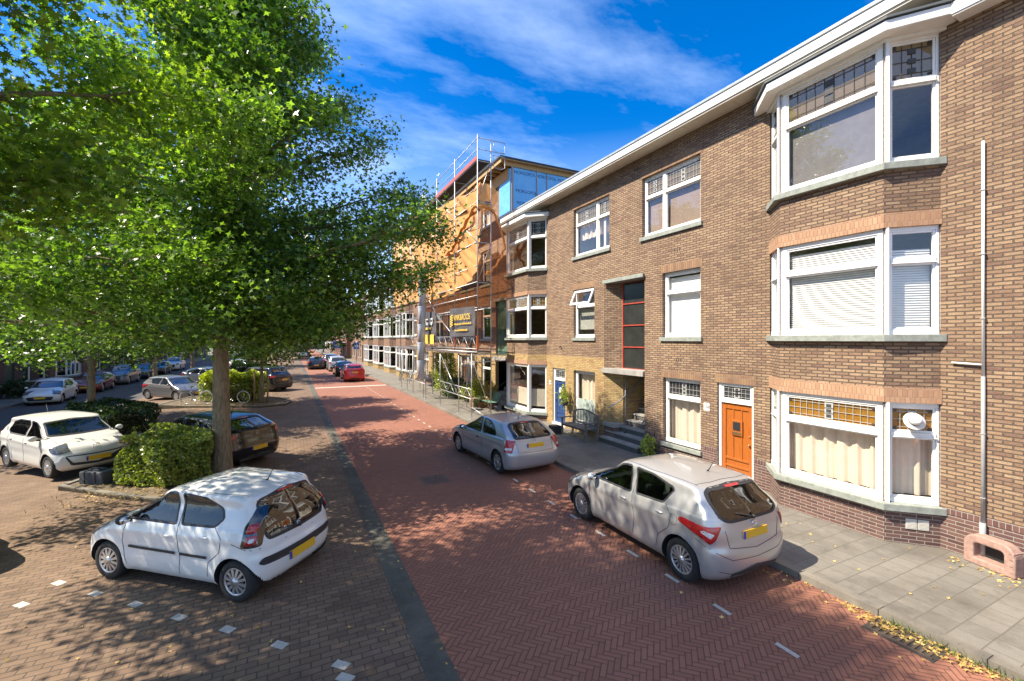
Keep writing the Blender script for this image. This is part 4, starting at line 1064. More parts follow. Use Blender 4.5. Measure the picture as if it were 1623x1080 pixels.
SPECS['coupe'] = hatch(2.606, .84, .66, .845, 1.42, .305, .93, 1.02, -1.25, -1.82, nose=.76, wedge=.05, arc=.06, arcx=.1, xroof=.12, roofw=.70,
    side=[[(.90, .90), (.80, .96), (.46, 1.20), (.22, 1.295), (-.12, 1.315), (-.28, .92)], [(-.36, .925), (-.22, 1.31), (-.62, 1.28), (-.98, 1.14), (-1.16, 1.0), (-1.10, .965)]],
    front=[(.0, .93), (.58, .95), (.49, 1.25), (0, 1.30)], rear=[(.0, .955), (.60, .96), (.52, 1.25), (.42, 1.29), (0, 1.305)],
    head=[[(-.2, .6), (.16, .58), (.28, .74), (.0, .78)]], tail=[[(-.12, .66), (.10, .64), (.16, .94), (-.08, .96)]], ta=.7, tail_c=[[(-.09, .72), (.08, .71), (.09, .76), (-.08, .77)]],
    grille=[[(0, .3), (.5, .3), (.6, .42), (0, .46)]], pz=.78, fpz=.4, mirror=(.70, .93), mirm=1, spokes=6, sw=.03, bz=.90, aerial=(-1.0, 0),
    gaps=[[(.86, .88), (.92, .6), (.84, .32)], [(-.32, .92), (-.42, .6), (-.36, .30)], [(-1.35, .62), (-1.8, .60)], [(.9, .62), (-.4, .6)]],
    tgaps=[[(.2, .52), (-.4, .57), (-1.1, .52)]], rgaps=[[(-.56, .94), (-.53, .64), (0, .62), (.53, .64), (.56, .94)]], strip=None, handles=[(-.14, .78)], hm=1)
SPECS['box'] = hatch(2.42, .60, .58, .815, 1.49, .295, .98, 1.0, -1.42, -1.74, nose=.82, wedge=.03, arc=.04, arcx=.1, xroof=.30, roofw=.76,
    side=[[(.93, .96), (.86, 1.03), (.56, 1.27), (.36, 1.355), (-.02, 1.375), (-.06, .965)], [(-.14, .97), (-.10, 1.375), (-.7, 1.37), (-1.1, 1.28), (-1.18, 1.06), (-1.02, .98)]],
    front=[(.0, .995), (.58, 1.01), (.51, 1.33), (0, 1.375)], rear=[(.0, .80), (.6, .82), (.62, 1.0), (.54, 1.33), (0, 1.365)],
    head=[[(-.20, .68), (.0, .63), (.17, .66), (.24, .78), (-.06, .86)]], ha=.6, tail=[[(-.1, .6), (.08, .6), (.12, 1.0), (-.04, 1.0)]], ta=.7,
    grille=[[(0, .30), (.52, .33), (.62, .54), (.60, .58), (.50, .40), (0, .36)], [(0, .545), (.56, .56), (.6, .585), (0, .575)]],
    pz=.6, fpz=.455, mirror=(.76, 1.0), spokes=10, sw=.022, bz=.74, fbadge=.735, aerial=(-1.0, 0),
    gaps=[[(.86, .93), (.90, .62), (.84, .32)], [(-.10, .96), (-.12, .5), (-.12, .30)], [(-1.02, .98), (-1.05, .8), (-.85, .6), (-.80, .3)], [(-.10, 1.38), (-.10, .96)]], tgaps=[[(1.05, .66), (1.35, .62), (1.5, .50)]], strip=None, handles=[(.04, .83), (-.85, .86)])
SPECS['family'] = hatch(2.66, .93, .78, .88, 1.475, .33, .97, 1.05, -1.50, -2.0, nose=.79, wedge=.06, arc=.07, arcx=.1, xroof=.12, roofw=.70,
    side=[[(.96, .94), (.84, 1.01), (.44, 1.25), (.2, 1.345), (-.12, 1.36), (-.24, .96)], [(-.31, .96), (-.2, 1.355), (-.7, 1.33), (-.86, 1.29), (-.94, 1.0)], [(-1.0, 1.0), (-.92, 1.27), (-1.2, 1.17), (-1.35, 1.08), (-1.3, 1.03)]],
    front=[(.0, .97), (.61, .99), (.51, 1.29), (0, 1.345)], rear=[(.0, 1.02), (.58, 1.04), (.52, 1.27), (.44, 1.33), (0, 1.345)],
    head=[[(-.22, .64), (.16, .60), (.28, .74), (.0, .8)]], tail=[[(-.34, .88), (.0, .82), (.16, .88), (.14, .98), (-.06, .98)]], ta=.6, tail_c=[[(-.2, .89), (.0, .86), (.0, .89)]],
    grille=[[(0, .3), (.55, .3), (.6, .5), (0, .52)]], rtrim=[[(0, .24), (.6, .24), (.6, .34), (0, .36)]], pz=.53, fpz=.45, mirror=(.74, .98), spokes=10, sw=.02, bz=.93, aerial=(-1.05, 0),
    gaps=[[(.92, .92), (.95, .6), (.86, .34)], [(-.27, .95), (-.3, .5), (-.28, .3)], [(-1.0, .98), (-1.12, .8), (-.9, .6)]], rgaps=[[(-.6, .9), (-.56, .72), (0, .70), (.56, .72), (.6, .9)]], strip=None, handles=[(-.1, .84), (-.85, .88)])
SPECS['suv'] = hatch(2.75, .88, .9, .92, 1.72, .37, 1.12, 1.05, -1.72, -2.12, nose=.95, wedge=.04, arc=.03, arcx=0, xroof=.2, roofw=.74,
    side=[[(.93, 1.10), (.80, 1.2), (.42, 1.5), (.2, 1.58), (-.14, 1.59), (-.2, 1.11)], [(-.28, 1.11), (-.24, 1.59), (-.9, 1.58), (-1.0, 1.12)], [(-1.08, 1.13), (-.98, 1.57), (-1.45, 1.52), (-1.6, 1.25), (-1.5, 1.15)]],
    front=[(.0, 1.14), (.65, 1.15), (.55, 1.52), (0, 1.57)], rear=[(.0, 1.13), (.66, 1.14), (.58, 1.5), (0, 1.55)],
    head=[[(-.2, .78), (.16, .74), (.26, .9), (.0, .94)]], tail=[[(-.26, .98), (.10, .94), (.14, 1.1), (-.06, 1.1)]], ta=.65,
    grille=[[(0, .45), (.5, .45), (.5, .8), (0, .82)]], rtrim=[[(0, .3), (.75, .3), (.78, .56), (0, .56)]], pz=.80, fpz=.5, mirror=(.74, 1.16), spokes=6, bz=1.0, gaps=[], handles=[])

# paints
P_white = carpaint('white_car_paint', (.72, .72, .69)); P_cream = carpaint('warm_white_car_paint', (.66, .64, .58)); P_silver = carpaint('silver_car_paint', (.41, .40, .385), .5, .33, .2)
P_sblue = carpaint('blue_silver_car_paint', (.34, .37, .40), .45, .3, .2); P_black = carpaint('black_car_paint', (.006, .006, .009), 0., .2); P_red = carpaint('red_car_paint', (.5, .012, .012)); P_dred = carpaint('dark_red_car_paint', (.16, .015, .015), .3)
P_grey = carpaint('grey_car_paint', (.2, .2, .21), .5, .35); P_navy = carpaint('navy_car_paint', (.02, .035, .08), .3)

def place(t, mx, my, ang, z=0.):
    """middle of the wheelbase at (mx,my), heading ang (radians from +x)"""
    t.location = (mx, my, z); t.rotation_euler = (0, 0, ang); return t
def bywheels(t, spec, front, rear, side_, z=0.):
    """outer contact points of the two wheels on one side; side_ +1 = the car's left side"""
    f, r = Vector(front), Vector(rear); h = (f-r).normalized(); lf = Vector((-h.y, h.x)); c = (f+r)/2-lf*side_*(SPECS[spec]['hw']-.03)
    return place(t, c.x, c.y, math.atan2(h.y, h.x), z)
c = make_car('parked_car', 'small white five door car with black rub strips, nearest the camera on the left', 'city', P_white); bywheels(c, 'city', (-2.42, 8.61), (-.67, 7.07), 1)
c = make_car('parked_car', 'silver five door hatchback parked at the right kerb before the orange door', 'super', P_silver); bywheels(c, 'super', (5.19, 7.28), (5.2, 4.77), 1)
c = make_car('parked_car', 'older silver three door hatchback at the right kerb, beside the wooden bench', 'coupe', P_sblue); bywheels(c, 'coupe', (4.78, 13.35), (4.95, 10.76), 1)
c = make_car('parked_car', 'white small hatchback seen from its front, beside the clipped hedge on the left', 'box', P_cream); h = Vector((.63, -.777)); bywheels(c, 'box', (-5.56, 15.5), (-5.56-h.x*2.42, 15.5-h.y*2.42), -1)
c = make_car('parked_car', 'black family hatchback standing behind the trunk of the big tree', 'family', P_black); h = Vector((-.72, .694)); rc = Vector((-.78, 14.5))+h*2.11; place(c, rc.x, rc.y, math.atan2(h.y, h.x))
# farther cars: simple detail
ah = math.atan2(-.777, .63)
far = [('silver hatchback facing right between the hedges in the middle parking strip', 'super', P_grey, (-6.6, 35.0), -.78, -.22),
       ('white small hatchback facing the camera at the far left kerb', 'super', P_white, (-13.55, 38.3), -PI/2+.08, -.4),
       ('dark red hatchback right behind the white one at the far left kerb', 'family', P_dred, (-13.6, 45.2), -PI/2+.05, -.4),
       ('grey estate behind the dark red car on the far left', 'suv', P_grey, (-13.6, 51.5), -PI/2, -.4),
       ('navy car half hidden by leaves on the far left', 'family', P_navy, (-13.6, 57.8), -PI/2, -.4),
       ('black car in front of the far white one at the left kerb', 'super', P_black, (-13.5, 64), -PI/2, -.4),
       ('white high car at the end of the left parked row', 'suv', P_white, (-13.5, 71), -PI/2, -.4),
       ('black high car under the young tree beside the road', 'suv', P_black, (-2.0, 36.0), 2.4, 0),
       ('bright red hatchback parked at the right kerb far down the road', 'super', P_red, (4.85, 41.0), PI/2, 0),
       ('black hatchback in front of the bright red one', 'family', P_black, (4.75, 47.2), PI/2, 0),
       ('silver estate parked beyond the red and black cars', 'suv', P_silver, (4.7, 54.5), PI/2, 0),
       ('black van-like car at the head of the right parked row', 'suv', P_black, (4.6, 61.5), PI/2, 0),
       ('dark car driving away in the middle of the road', 'family', P_black, (2.75, 59.0), PI/2, 0),
       ('white car far off at the crossing', 'suv', P_white, (2.2, 92.0), PI/2, 0),
       ('pale family car behind the hedge with the bicycles', 'family', P_sblue, (-6.0, 44.5), -.6, -.2),
       ('small silver blue car parked askew beyond the pale family one', 'super', P_sblue, (-4.4, 57.0), -.7, -.1)]
protos = {}
for lb, spn, pt_, (x, y), an, z in far:
    key = (spn, pt_.name)
    if key not in protos: protos[key] = c = make_car('parked_car', lb, spn, pt_, det=False)
    else: c = copy_tree(protos[key]); c['label'] = lb
    place(c, x, y, an, z)
# a car just outside the left edge whose shadow lies on the parking bricks
c = copy_tree(protos[('suv', 'white_car_paint')]); c['label'] = 'white high car just left of the picture edge, its shadow on the bricks'; place(c, -6.3, 10.9, math.atan2(-.78, .63), -.05)
# ------------------------------------------------------------------ the house behind the scaffold
SY0, SY1 = 19.62, 37.6
sh = thing('house_under_works', 'tall brick house being raised with timber and blue foil, behind the scaffold', 'house', (XW, 28, 0))
FH = Face((XW, SY0), (XW, SY1), (-1, 0))
def B(y): return y-SY0
sops = [(B(19.95), B(21.3), -.1, 2.5), (B(19.95), B(21.3), 2.75, 5.6)]
rows_ = [(3.6, 5.4), (6.6, 8.5), (9.8, 11.4)]
wy = [(22.0, 23.3), (24.3, 26.6), (27.8, 29.2), (30.4, 32.6), (33.6, 34.9)]
for z0, z1 in rows_:
    for y0, y1 in wy:
        sops.append((B(y0), B(y1), z0, z1))
for y0, y1 in [(22.0, 23.3), (24.3, 27.0), (28.4, 29.4), (30.4, 32.8), (34.0, 36.8)]: sops.append((B(y0), B(y1), .5, 2.6))
for z0, z1 in rows_[:2]: sops.append((B(35.4), B(36.8), z0, z1))
b = MB(); wall(b, FH, -.1, 12.05, sops, mf=lambda a, z: 2 if z < .5 else (1 if z < 2.9 else 0), zsp=(.5, 2.9))
FH2 = Face((XW, SY1), (20, SY1), (0, 1)); FH2.quad(b, 0, FH2.L, -.1, 12.05); FB2 = Face((20, SY0), (20, SY1), (1, 0)); FB2.quad(b, 0, FB2.L, -.1, 12.05)
b.build('wall', [M_brown, M_yellow, M_plinth], sh)
for i, (a0, a1, z0, z1) in enumerate(sops):
    if a0 == B(19.95): continue
    two = a1-a0 > 1.8
    window(sh, FH, a0, a1, z0, z1, cols=[a0, (a0+a1)/2, a1] if two else None, trans=z0+(z1-z0)*.7, simple=True, sill=.04, fm=M_white, back=('curtain', M_curt, z1-.1, z0+.1) if i % 3 == 0 else None)
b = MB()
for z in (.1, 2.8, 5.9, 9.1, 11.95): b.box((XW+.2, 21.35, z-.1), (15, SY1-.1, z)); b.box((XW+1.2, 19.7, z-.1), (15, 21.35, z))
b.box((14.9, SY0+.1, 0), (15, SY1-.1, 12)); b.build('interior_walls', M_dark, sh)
b = MB(); FG = Face((XW+.1, 19.95), (XW+.1, 21.3), (-1, 0)); FG.quad(b, 0, FG.L, 2.75, 5.6); b.build('stair_screen', mat('green_wired_glass', (.13, .22, .16), .12, var=.6, scale=1.), sh)
b = MB(); b.box((XW-.15, 19.85, 2.5), (XW+.5, 21.4, 2.68)); b.box((XW-.1, 19.85, 5.55), (XW+.4, 21.4, 5.68)); b.build('porch_slab', M_conc, sh)
b = MB()
for k in range(10): b.box((XW-.6+k*.27, 19.9, -.1), (13, 21.35 if k > 1 else 21.6, PZ+.19*(k+1)))
b.build('stair', M_conc, sh)
b = MB(); b.tube([(XW-.5, 20.0, .1), (XW-.5, 20.0, 1.15), (XW-.3, 20.0, 1.3), (12, 20.0, 3.0)], .02, 6); b.build('handrail', M_black, sh)
# timber storey: foil covered flank, studs, roof slab with rafters
M_foil = NT('blue_foil'); geo = M_foil.n('NewGeometry').outputs['Position']
_p = M_foil.princ(Base_Color=M_foil.mix(M_foil.noise(geo, 2.2, 5, .6), (.07, .33, .66), (.22, .52, .82)), Roughness=.3); M_foil.l(M_foil.bump(M_foil.noise(geo, 3.5, 4, .6), .06), _p.inputs['Normal']); M_foil = M_foil.m
b = MB(); b.box((9.78, SY0-.06, 9.3), (19.5, SY0, 12.2)); b.box((XW-.03, SY0-.05, 9.3), (9.78, SY0+1.2, 12.0)); b.build('foil_wall', M_foil, sh)
b = MB()
for x in (11.15, 11.75, 13.6, 15.2): b.box((x, SY0-.09, 9.3), (x+.04, SY0-.06, 12.15))
b.box((9.74, SY0-.11, 9.3), (9.83, SY0-.04, 12.2)); b.build('batten', mat('weathered_batten', (.35, .26, .2), .8), sh)
tx_ = [('MORGOFOL', 10.05, 11.85), ('MORGOFOL', 11.3, 11.85), ('MORGOFOL', 12.6, 11.85), ('MORGOFOL', 10.15, 10.95), ('MORGOFOL', 11.25, 10.85), ('MORGOFOL', 10.2, 10.35), ('MORGOFOL', 11.4, 10.25)]
M_ink = mat('blue_ink', (.01, .06, .2), .5)
for s_, x, z in tx_: text(sh, 'foil_lettering', s_, .22, face_ny(x+.45, SY0-.066, z), M_ink, .0015)
b = MB(); b.box((9.0, SY0-.35, 12.32), (19.8, SY1, 12.42), 1); b.box((9.05, SY0-.33, 12.28), (19.7, SY1-.05, 12.32), 0)
b.box((9.3, SY0-.12, 12.08), (19.6, SY0-.02, 12.28), 0); b.box((9.06, SY0-.3, 12.12), (9.12, SY1-.1, 12.28), 0)
y = SY0+.3
while y < SY1: b.box((9.12, y, 12.08), (10.2, y+.07, 12.28), 0); y += .6
b.build('timber_roof', [M_wood, M_tar], sh)
b = MB(); b.box((XW-.05, SY0+.1, 11.5), (XW, SY1, 12.08)); b.build('facade_board', M_wood, sh)

# ------------------------------------------------------------------ scaffold
sf = thing('scaffold', 'tall steel tube scaffold on the pavement before the house being raised', 'scaffold', (7.8, 28, PZ))
XI, XO = 8.14, 7.49
SYs = [18.42+3.07*k for k in range(7)]
def bar(p, q, r=.024, nm='ledger', m=M_steel, par=None): 
    b = MB(); b.tube([p, q], r, 6); return b.build(nm, m, par or sf, uv=False)
M_pale = mat('pale_zinc_tube', (.5, .49, .47), .45, metal=.55, var=.25, scale=10)
for i, y in enumerate(SYs):
    bar((XO, y, 3.0), (XO, y, 12.75), nm='standard', m=M_pale)
    bar((XI, y, PZ), (XI, y, 12.0 if i else 12.6), nm='standard', m=M_pale)
LV = [3.0, 5.0, 6.15, 7.95, 9.75, 11.6]
for z in LV:
    if z in (5.0, 7.95): b = None
    else: b = MB(); b.box((XO+.03, SYs[0], z), (XI-.03, SYs[-1], z+.05)); b.build('deck', mat('deck_board', (.12, .09, .075), .85, var=.4, scale=4) if z != 11.6 else mat('tar_deck', (.05, .045, .04), .9), sf)
    for x in (XO, XI): bar((x, SYs[0], z), (x, SYs[-1], z), .02)
    for y in SYs: bar((XO, y, z-.03), (XI, y, z-.03), .02, 'transom')
for z in (12.1, 12.6): bar((XO, SYs[0], z), (XO, SYs[-1], z), .019, 'guard_rail')
for z in (12.1, 12.6): bar((XO, SYs[0], z), (XI+.7, SYs[0], z), .018, 'guard_rail')
for z in (5.55, 6.9, 8.7, 10.4): bar((XO, SYs[0], z), (XO, SYs[-1], z), .016, 'guard_rail')
b = MB(); b.box((XO-.04, SYs[0], 11.62), (XO-.01, SYs[-1], 11.8)); b.build('toe_board', mat('red_toe_board', (.42, .1, .08), .7), sf)
b = MB(); b.box((XI+.03, SYs[0], 11.55), (XI+.06, SYs[-1], 11.7)); b.build('toe_board', M_zinc, sf)
for z0, z1, i in [(9.75, 11.6, 2), (9.75, 11.6, 1), (7.95, 9.75, 0), (3.7, 5.0, 1), (5.0, 6.9, 2), (3.0, 5.0, 2), (7.95, 9.75, 3), (6.15, 7.95, 4)]:
    bar((XO-.03, SYs[i], z0), (XO-.03, SYs[i+1], z1), .02, 'brace')
for z0, z1 in [(9.75, 11.6), (7.95, 9.75), (6.15, 7.95)]: bar((XO, SYs[0], z0), (XI, SYs[0], z1), .018, 'brace')
# lattice beams over the pavement tunnel
def lattice(p, q, h, n, nm='lattice_beam'):
    b = MB(); p, q = Vector(p), Vector(q); up = Vector((0, 0, h)); b.tube([p, q], .02, 6); b.tube([p+up, q+up], .02, 6)
    for k in range(n):
        a, c, d = p+(q-p)*(k/n), p+(q-p)*((k+.5)/n), p+(q-p)*((k+1)/n); b.tube([a, c+up], .012, 5); b.tube([c+up, d], .012, 5)
    return b.build(nm, M_pale, sf, uv=False)
lattice((XO-.05, SYs[0], 3.15), (XO-.05, SYs[2], 3.15), .55, 6); lattice((XO-.05, SYs[2], 3.15), (XO-.05, SYs[4], 3.15), .5, 6)
lattice((7.12, SYs[0], 2.55), (XI+.9, SYs[0], 2.6), .33, 4)
b = MB(); b.box((7.0, SYs[0], 2.92), (XO, SYs[5], 2.98)); b.build('tunnel_roof', mat('deck_board', (0, 0, 0)), sf)
FR = [18.15, 19.8, 22.7, 25.5, 26.0, 28.5, 30.1, 31.8]
for y in FR:
    bar((7.1, y, PZ), (7.1, y, 2.95), .022, 'standard', M_pale); b = MB(); b.box((7.0, y-.1, PZ), (7.2, y+.1, PZ+.012)); b.build('base_plate', M_pale, sf)
for y in SYs: b = MB(); b.box((XI-.08, y-.08, PZ), (XI+.08, y+.08, PZ+.012)); b.build('base_plate', M_pale, sf)
lattice((7.1, 18.15, .95), (7.1, 22.7, .95), .42, 4, 'guard_frame'); lattice((7.1, 25.5, .95), (7.1, 30.1, .95), .42, 4, 'guard_frame')
bar((7.1, 18.2, 2.8), (8.1, 18.42, PZ+.3), .02, 'brace'); bar((7.12, 22.7, 2.8), (7.12, 19.9, .9), .02, 'brace')
bar((7.1, 18.15, .6), (7.7, 17.3, PZ), .018, 'brace')
b = MB()
for y in (SYs[1], SYs[0]): b.box((XO-.04, y-.03, 3.1), (XO+.04, y+.03, 3.75))
b.build('coupler', mat('orange_coupler', (.55, .12, .03), .6), sf)
b = MB()
pt_ = [(XI+.7, SYs[0], 12.6), (XI+.7, SYs[0], 12.15), (XI+.35, SYs[0], 12.1), (XI+.15, SYs[0], 12.2), (XI+.15, SYs[0], 12.6)]; b.tube(pt_, .015, 5)
pt_ = [(XI+.1, SYs[0], 11.95), (XI+.15, SYs[0], 11.4), (XI+.5, SYs[0], 11.35), (XI+.7, SYs[0], 11.45), (XI+.7, SYs[0], 11.95), (XI+.1, SYs[0], 11.95)]; b.tube(pt_, .017, 5); b.build('gate_frame', M_pale, sf, uv=False)

# orange dust net, hung on the outer tubes
def netmat():
    t = NT('orange_net'); geo = t.n('NewGeometry').outputs['Position']; c = t.mix(t.noise(geo, 1.4, 4, .6), (.86, .41, .14), (.96, .57, .25))
    d = t.n('BsdfDiffuse'); t.l(c, d.inputs[0]); tl = t.n('BsdfTranslucent'); t.l(c, tl.inputs[0]); tr = t.n('BsdfTransparent'); tr.inputs[0].default_value = (1, .62, .35, 1)
    a = t.n('MixShader', i_Fac=.3); t.l(d.outputs[0], a.inputs[1]); t.l(tl.outputs[0], a.inputs[2]); m = t.n('MixShader', i_Fac=.30); t.l(a.outputs[0], m.inputs[1]); t.l(tr.outputs[0], m.inputs[2]); t.l(m.outputs[0], t.out.inputs[0]); return t.m
M_net = netmat()
nt_ = thing('dust_net', 'orange dust netting draped over the street side of the scaffold', 'netting', (XO, 27, 6))
def lerp_tab(T_, y):
    for (a, b), (c, d) in zip(T_, T_[1:]):
        if a <= y <= c: return b+(d-b)*(y-a)/(c-a)
    return T_[0][1] if y < T_[0][0] else T_[-1][1]
TOP = [(18.42, 10.65), (19.2, 10.35), (21.5, 10.75), (23, 10.95), (25, 10.95), (30, 11.3), (37, 11.4)]
BOT = [(18.42, 6.65), (19.4, 6.3), (21.5, 5.95), (24.3, 5.9), (27.3, 5.95), (30.6, 6.1), (37, 6.1)]
rr = random.Random(5); b = MB(); ny, nz = 170, 60; vs = []
for i in range(ny+1):
    y = 18.42+(36.8-18.42)*i/ny
    for j in range(nz+1):
        f = j/nz; z = lerp_tab(BOT, y)+(lerp_tab(TOP, y)-lerp_tab(BOT, y))*f
        per = abs(math.sin(PI*(y-18.42)/3.07)); x = XO+.035-.02*per*(.4+.6*math.sin(PI*f))-.05*math.sin(y*1.9-z*2.3+1.3*math.sin(z*.9))-.035*math.sin(y*3.9-z*5.1)-.022*math.sin(z*9-y*6)-.012*math.sin(z*15-y*9+2*math.sin(y))
        vs.append((x, y, z))
b.add(vs, [(i*(nz+1)+j, i*(nz+1)+j+1, (i+1)*(nz+1)+j+1, (i+1)*(nz+1)+j) for i in range(ny) for j in range(nz)], 0, True); b.build('net_sheet', M_net, nt_)
M_roll = mat('bunched_net', (.8, .30, .07), .8, var=.3, scale=7)
def roll(P, r, nm):
    b = MB(); Pp = []
    for i, p in enumerate(P[:-1]):
        for k in range(5): t = k/5; Pp.append(tuple(p[q]+(P[i+1][q]-p[q])*t+(.035*math.sin((i*5+k)*1.9+q) if k else 0) for q in range(3)))
    Pp.append(P[-1]); b.tube(Pp, [r*(.7+.5*abs(math.sin(i*1.3))) for i in range(len(Pp))], 9, 0); b.build(nm, M_roll, nt_, uv=False)
roll([(XO-.12, 22.6, 8.05), (XO-.14, 21.4, 8.15), (XO-.15, 20.6, 8.6), (XO-.14, 19.6, 9.0), (XO-.1, 18.5, 9.55), (XI-.1, 18.42, 9.55), (XI+.15, 18.42, 9.35)], .085, 'net_roll')
roll([(XI+.15, 18.42, 9.35), (XI+.55, 18.5, 8.6), (XI+.75, 18.5, 7.9), (XI+.55, 18.5, 7.3), (XI+.05, 18.45, 6.7), (XI-.3, 18.42, 6.5)], .05, 'net_roll')
b = MB(); n = 14; vs = []
for i in range(n+1):
    for j in range(n+1):
        u, v = i/n, j/n; vs.append((XO+(XI+.1-XO)*u+.25*math.sin(PI*v)*u, SYs[0]+.03+.05*math.sin(u*9+v*4), 10.6-(1.05+.35*math.sin(PI*u))*v))
b.add(vs, [(i*(n+1)+j, i*(n+1)+j+1, (i+1)*(n+1)+j+1, (i+1)*(n+1)+j) for i in range(n) for j in range(n)], 0, True); b.build('end_net', M_net, nt_)

# advertising cloths
def cloth(name, label, y0, y1, z0, z1, x, m):
    t = thing(name, label, 'banner', (x, (y0+y1)/2, (z0+z1)/2)); b = MB(); n = 16; vs = []
    for i in range(n+1):
        for j in range(n+1):
            u, v = i/n, j/n; vs.append((x-.03*math.sin(u*6)*math.sin(v*5)-.02*math.sin(u*11+v*7), y0+(y1-y0)*u, z0+(z1-z0)*v+.12*(u-.5)*(v-.3)))
    b.add(vs, [(i*(n+1)+j, i*(n+1)+j+1, (i+1)*(n+1)+j+1, (i+1)*(n+1)+j) for i in range(n) for j in range(n)], 0, True); b.build('cloth', m, t); return t
M_ban = mat('anthracite_cloth', (.085, .08, .085), .8, var=.25); M_gold = mat('gold_print', (.75, .5, .08), .6); M_wht = mat('white_print', (.75, .75, .72), .6)
t = cloth('banner', 'large grey builder banner with gold lettering on the scaffold', 18.45, 21.95, 3.72, 5.1, XO-.12, M_ban)
b = MB()
for k in range(5): q = k*.12; b.box((XO-.20, 21.45-.0, 4.2+q), (XO-.185, 21.65, 4.27+q)); b.box((XO-.20, 21.25, 4.26+q), (XO-.185, 21.45, 4.33+q))
b.build('emblem', M_gold, t)
text(t, 'lettering', 'VINK&ROOS', .40, face_nx(XO-.19, 20.0, 4.62), M_gold, .004)
b = MB(); rq = random.Random(2)
for zz, y0_, y1_, hh_ in ((4.28, 18.75, 20.9, .07), (3.98, 19.2, 20.9, .075)):
    y = y0_
    while y < y1_: w_ = rq.uniform(.04, .11); b.box((XO-.2, y, zz), (XO-.188, y+w_, zz+hh_*rq.uniform(.6, 1.2))); y += w_+.035
b.build('small_print', M_gold, t)
t = cloth('banner', 'narrow grey and yellow banner on the scaffold, left of the gold lettered one', 24.5, 27.3, 3.35, 5.2, XO-.12, M_ban)
b = MB(); b.box((XO-.2, 24.52, 3.3), (XO-.185, 27.28, 3.85)); b.build('yellow_field', M_gold, t)
b = MB()
for k in range(5):
    b.box((XO-.2, 24.8+k*.44, 4.72), (XO-.185, 25.12+k*.44, 4.80)); b.box((XO-.2, 24.8+k*.44, 4.45), (XO-.185, 24.86+k*.44, 4.72)); b.box((XO-.2, 24.95+k*.44, 4.40), (XO-.185, 25.12+k*.44, 4.58))
b.build('white_lettering', M_wht, t); b = MB(); b.box((XO-.2, 25.2, 4.15), (XO-.185, 26.6, 4.28)); b.build('yellow_line', M_gold, t)
# rubbish chute
t = thing('rubbish_chute', 'grey tubular rubbish chute hanging down the scaffold', 'chute', (6.75, 25.6, 1.6))
for k in range(6):
    z = 7.6-k*1.05; b = MB(); b.lathe([(.24, z), (.235, z-.08), (.19, z-1.1), (.18, z-1.1)], (6.95-.02*k, 25.6, 0), (0, 0, 1), 14); b.lathe([(.245, z-.02), (.25, z-.05), (.245, z-.08)], (6.95-.02*k, 25.6, 0), (0, 0, 1), 14); b.build('chute_section', mat('chute_grey', (.52, .58, .64), .5, var=.12), t)
    b = MB(); b.tube([(7.15, 25.4, z-.05), (7.2, 25.4, z-1.0)], .012, 5); b.build('chain', M_steel, t)

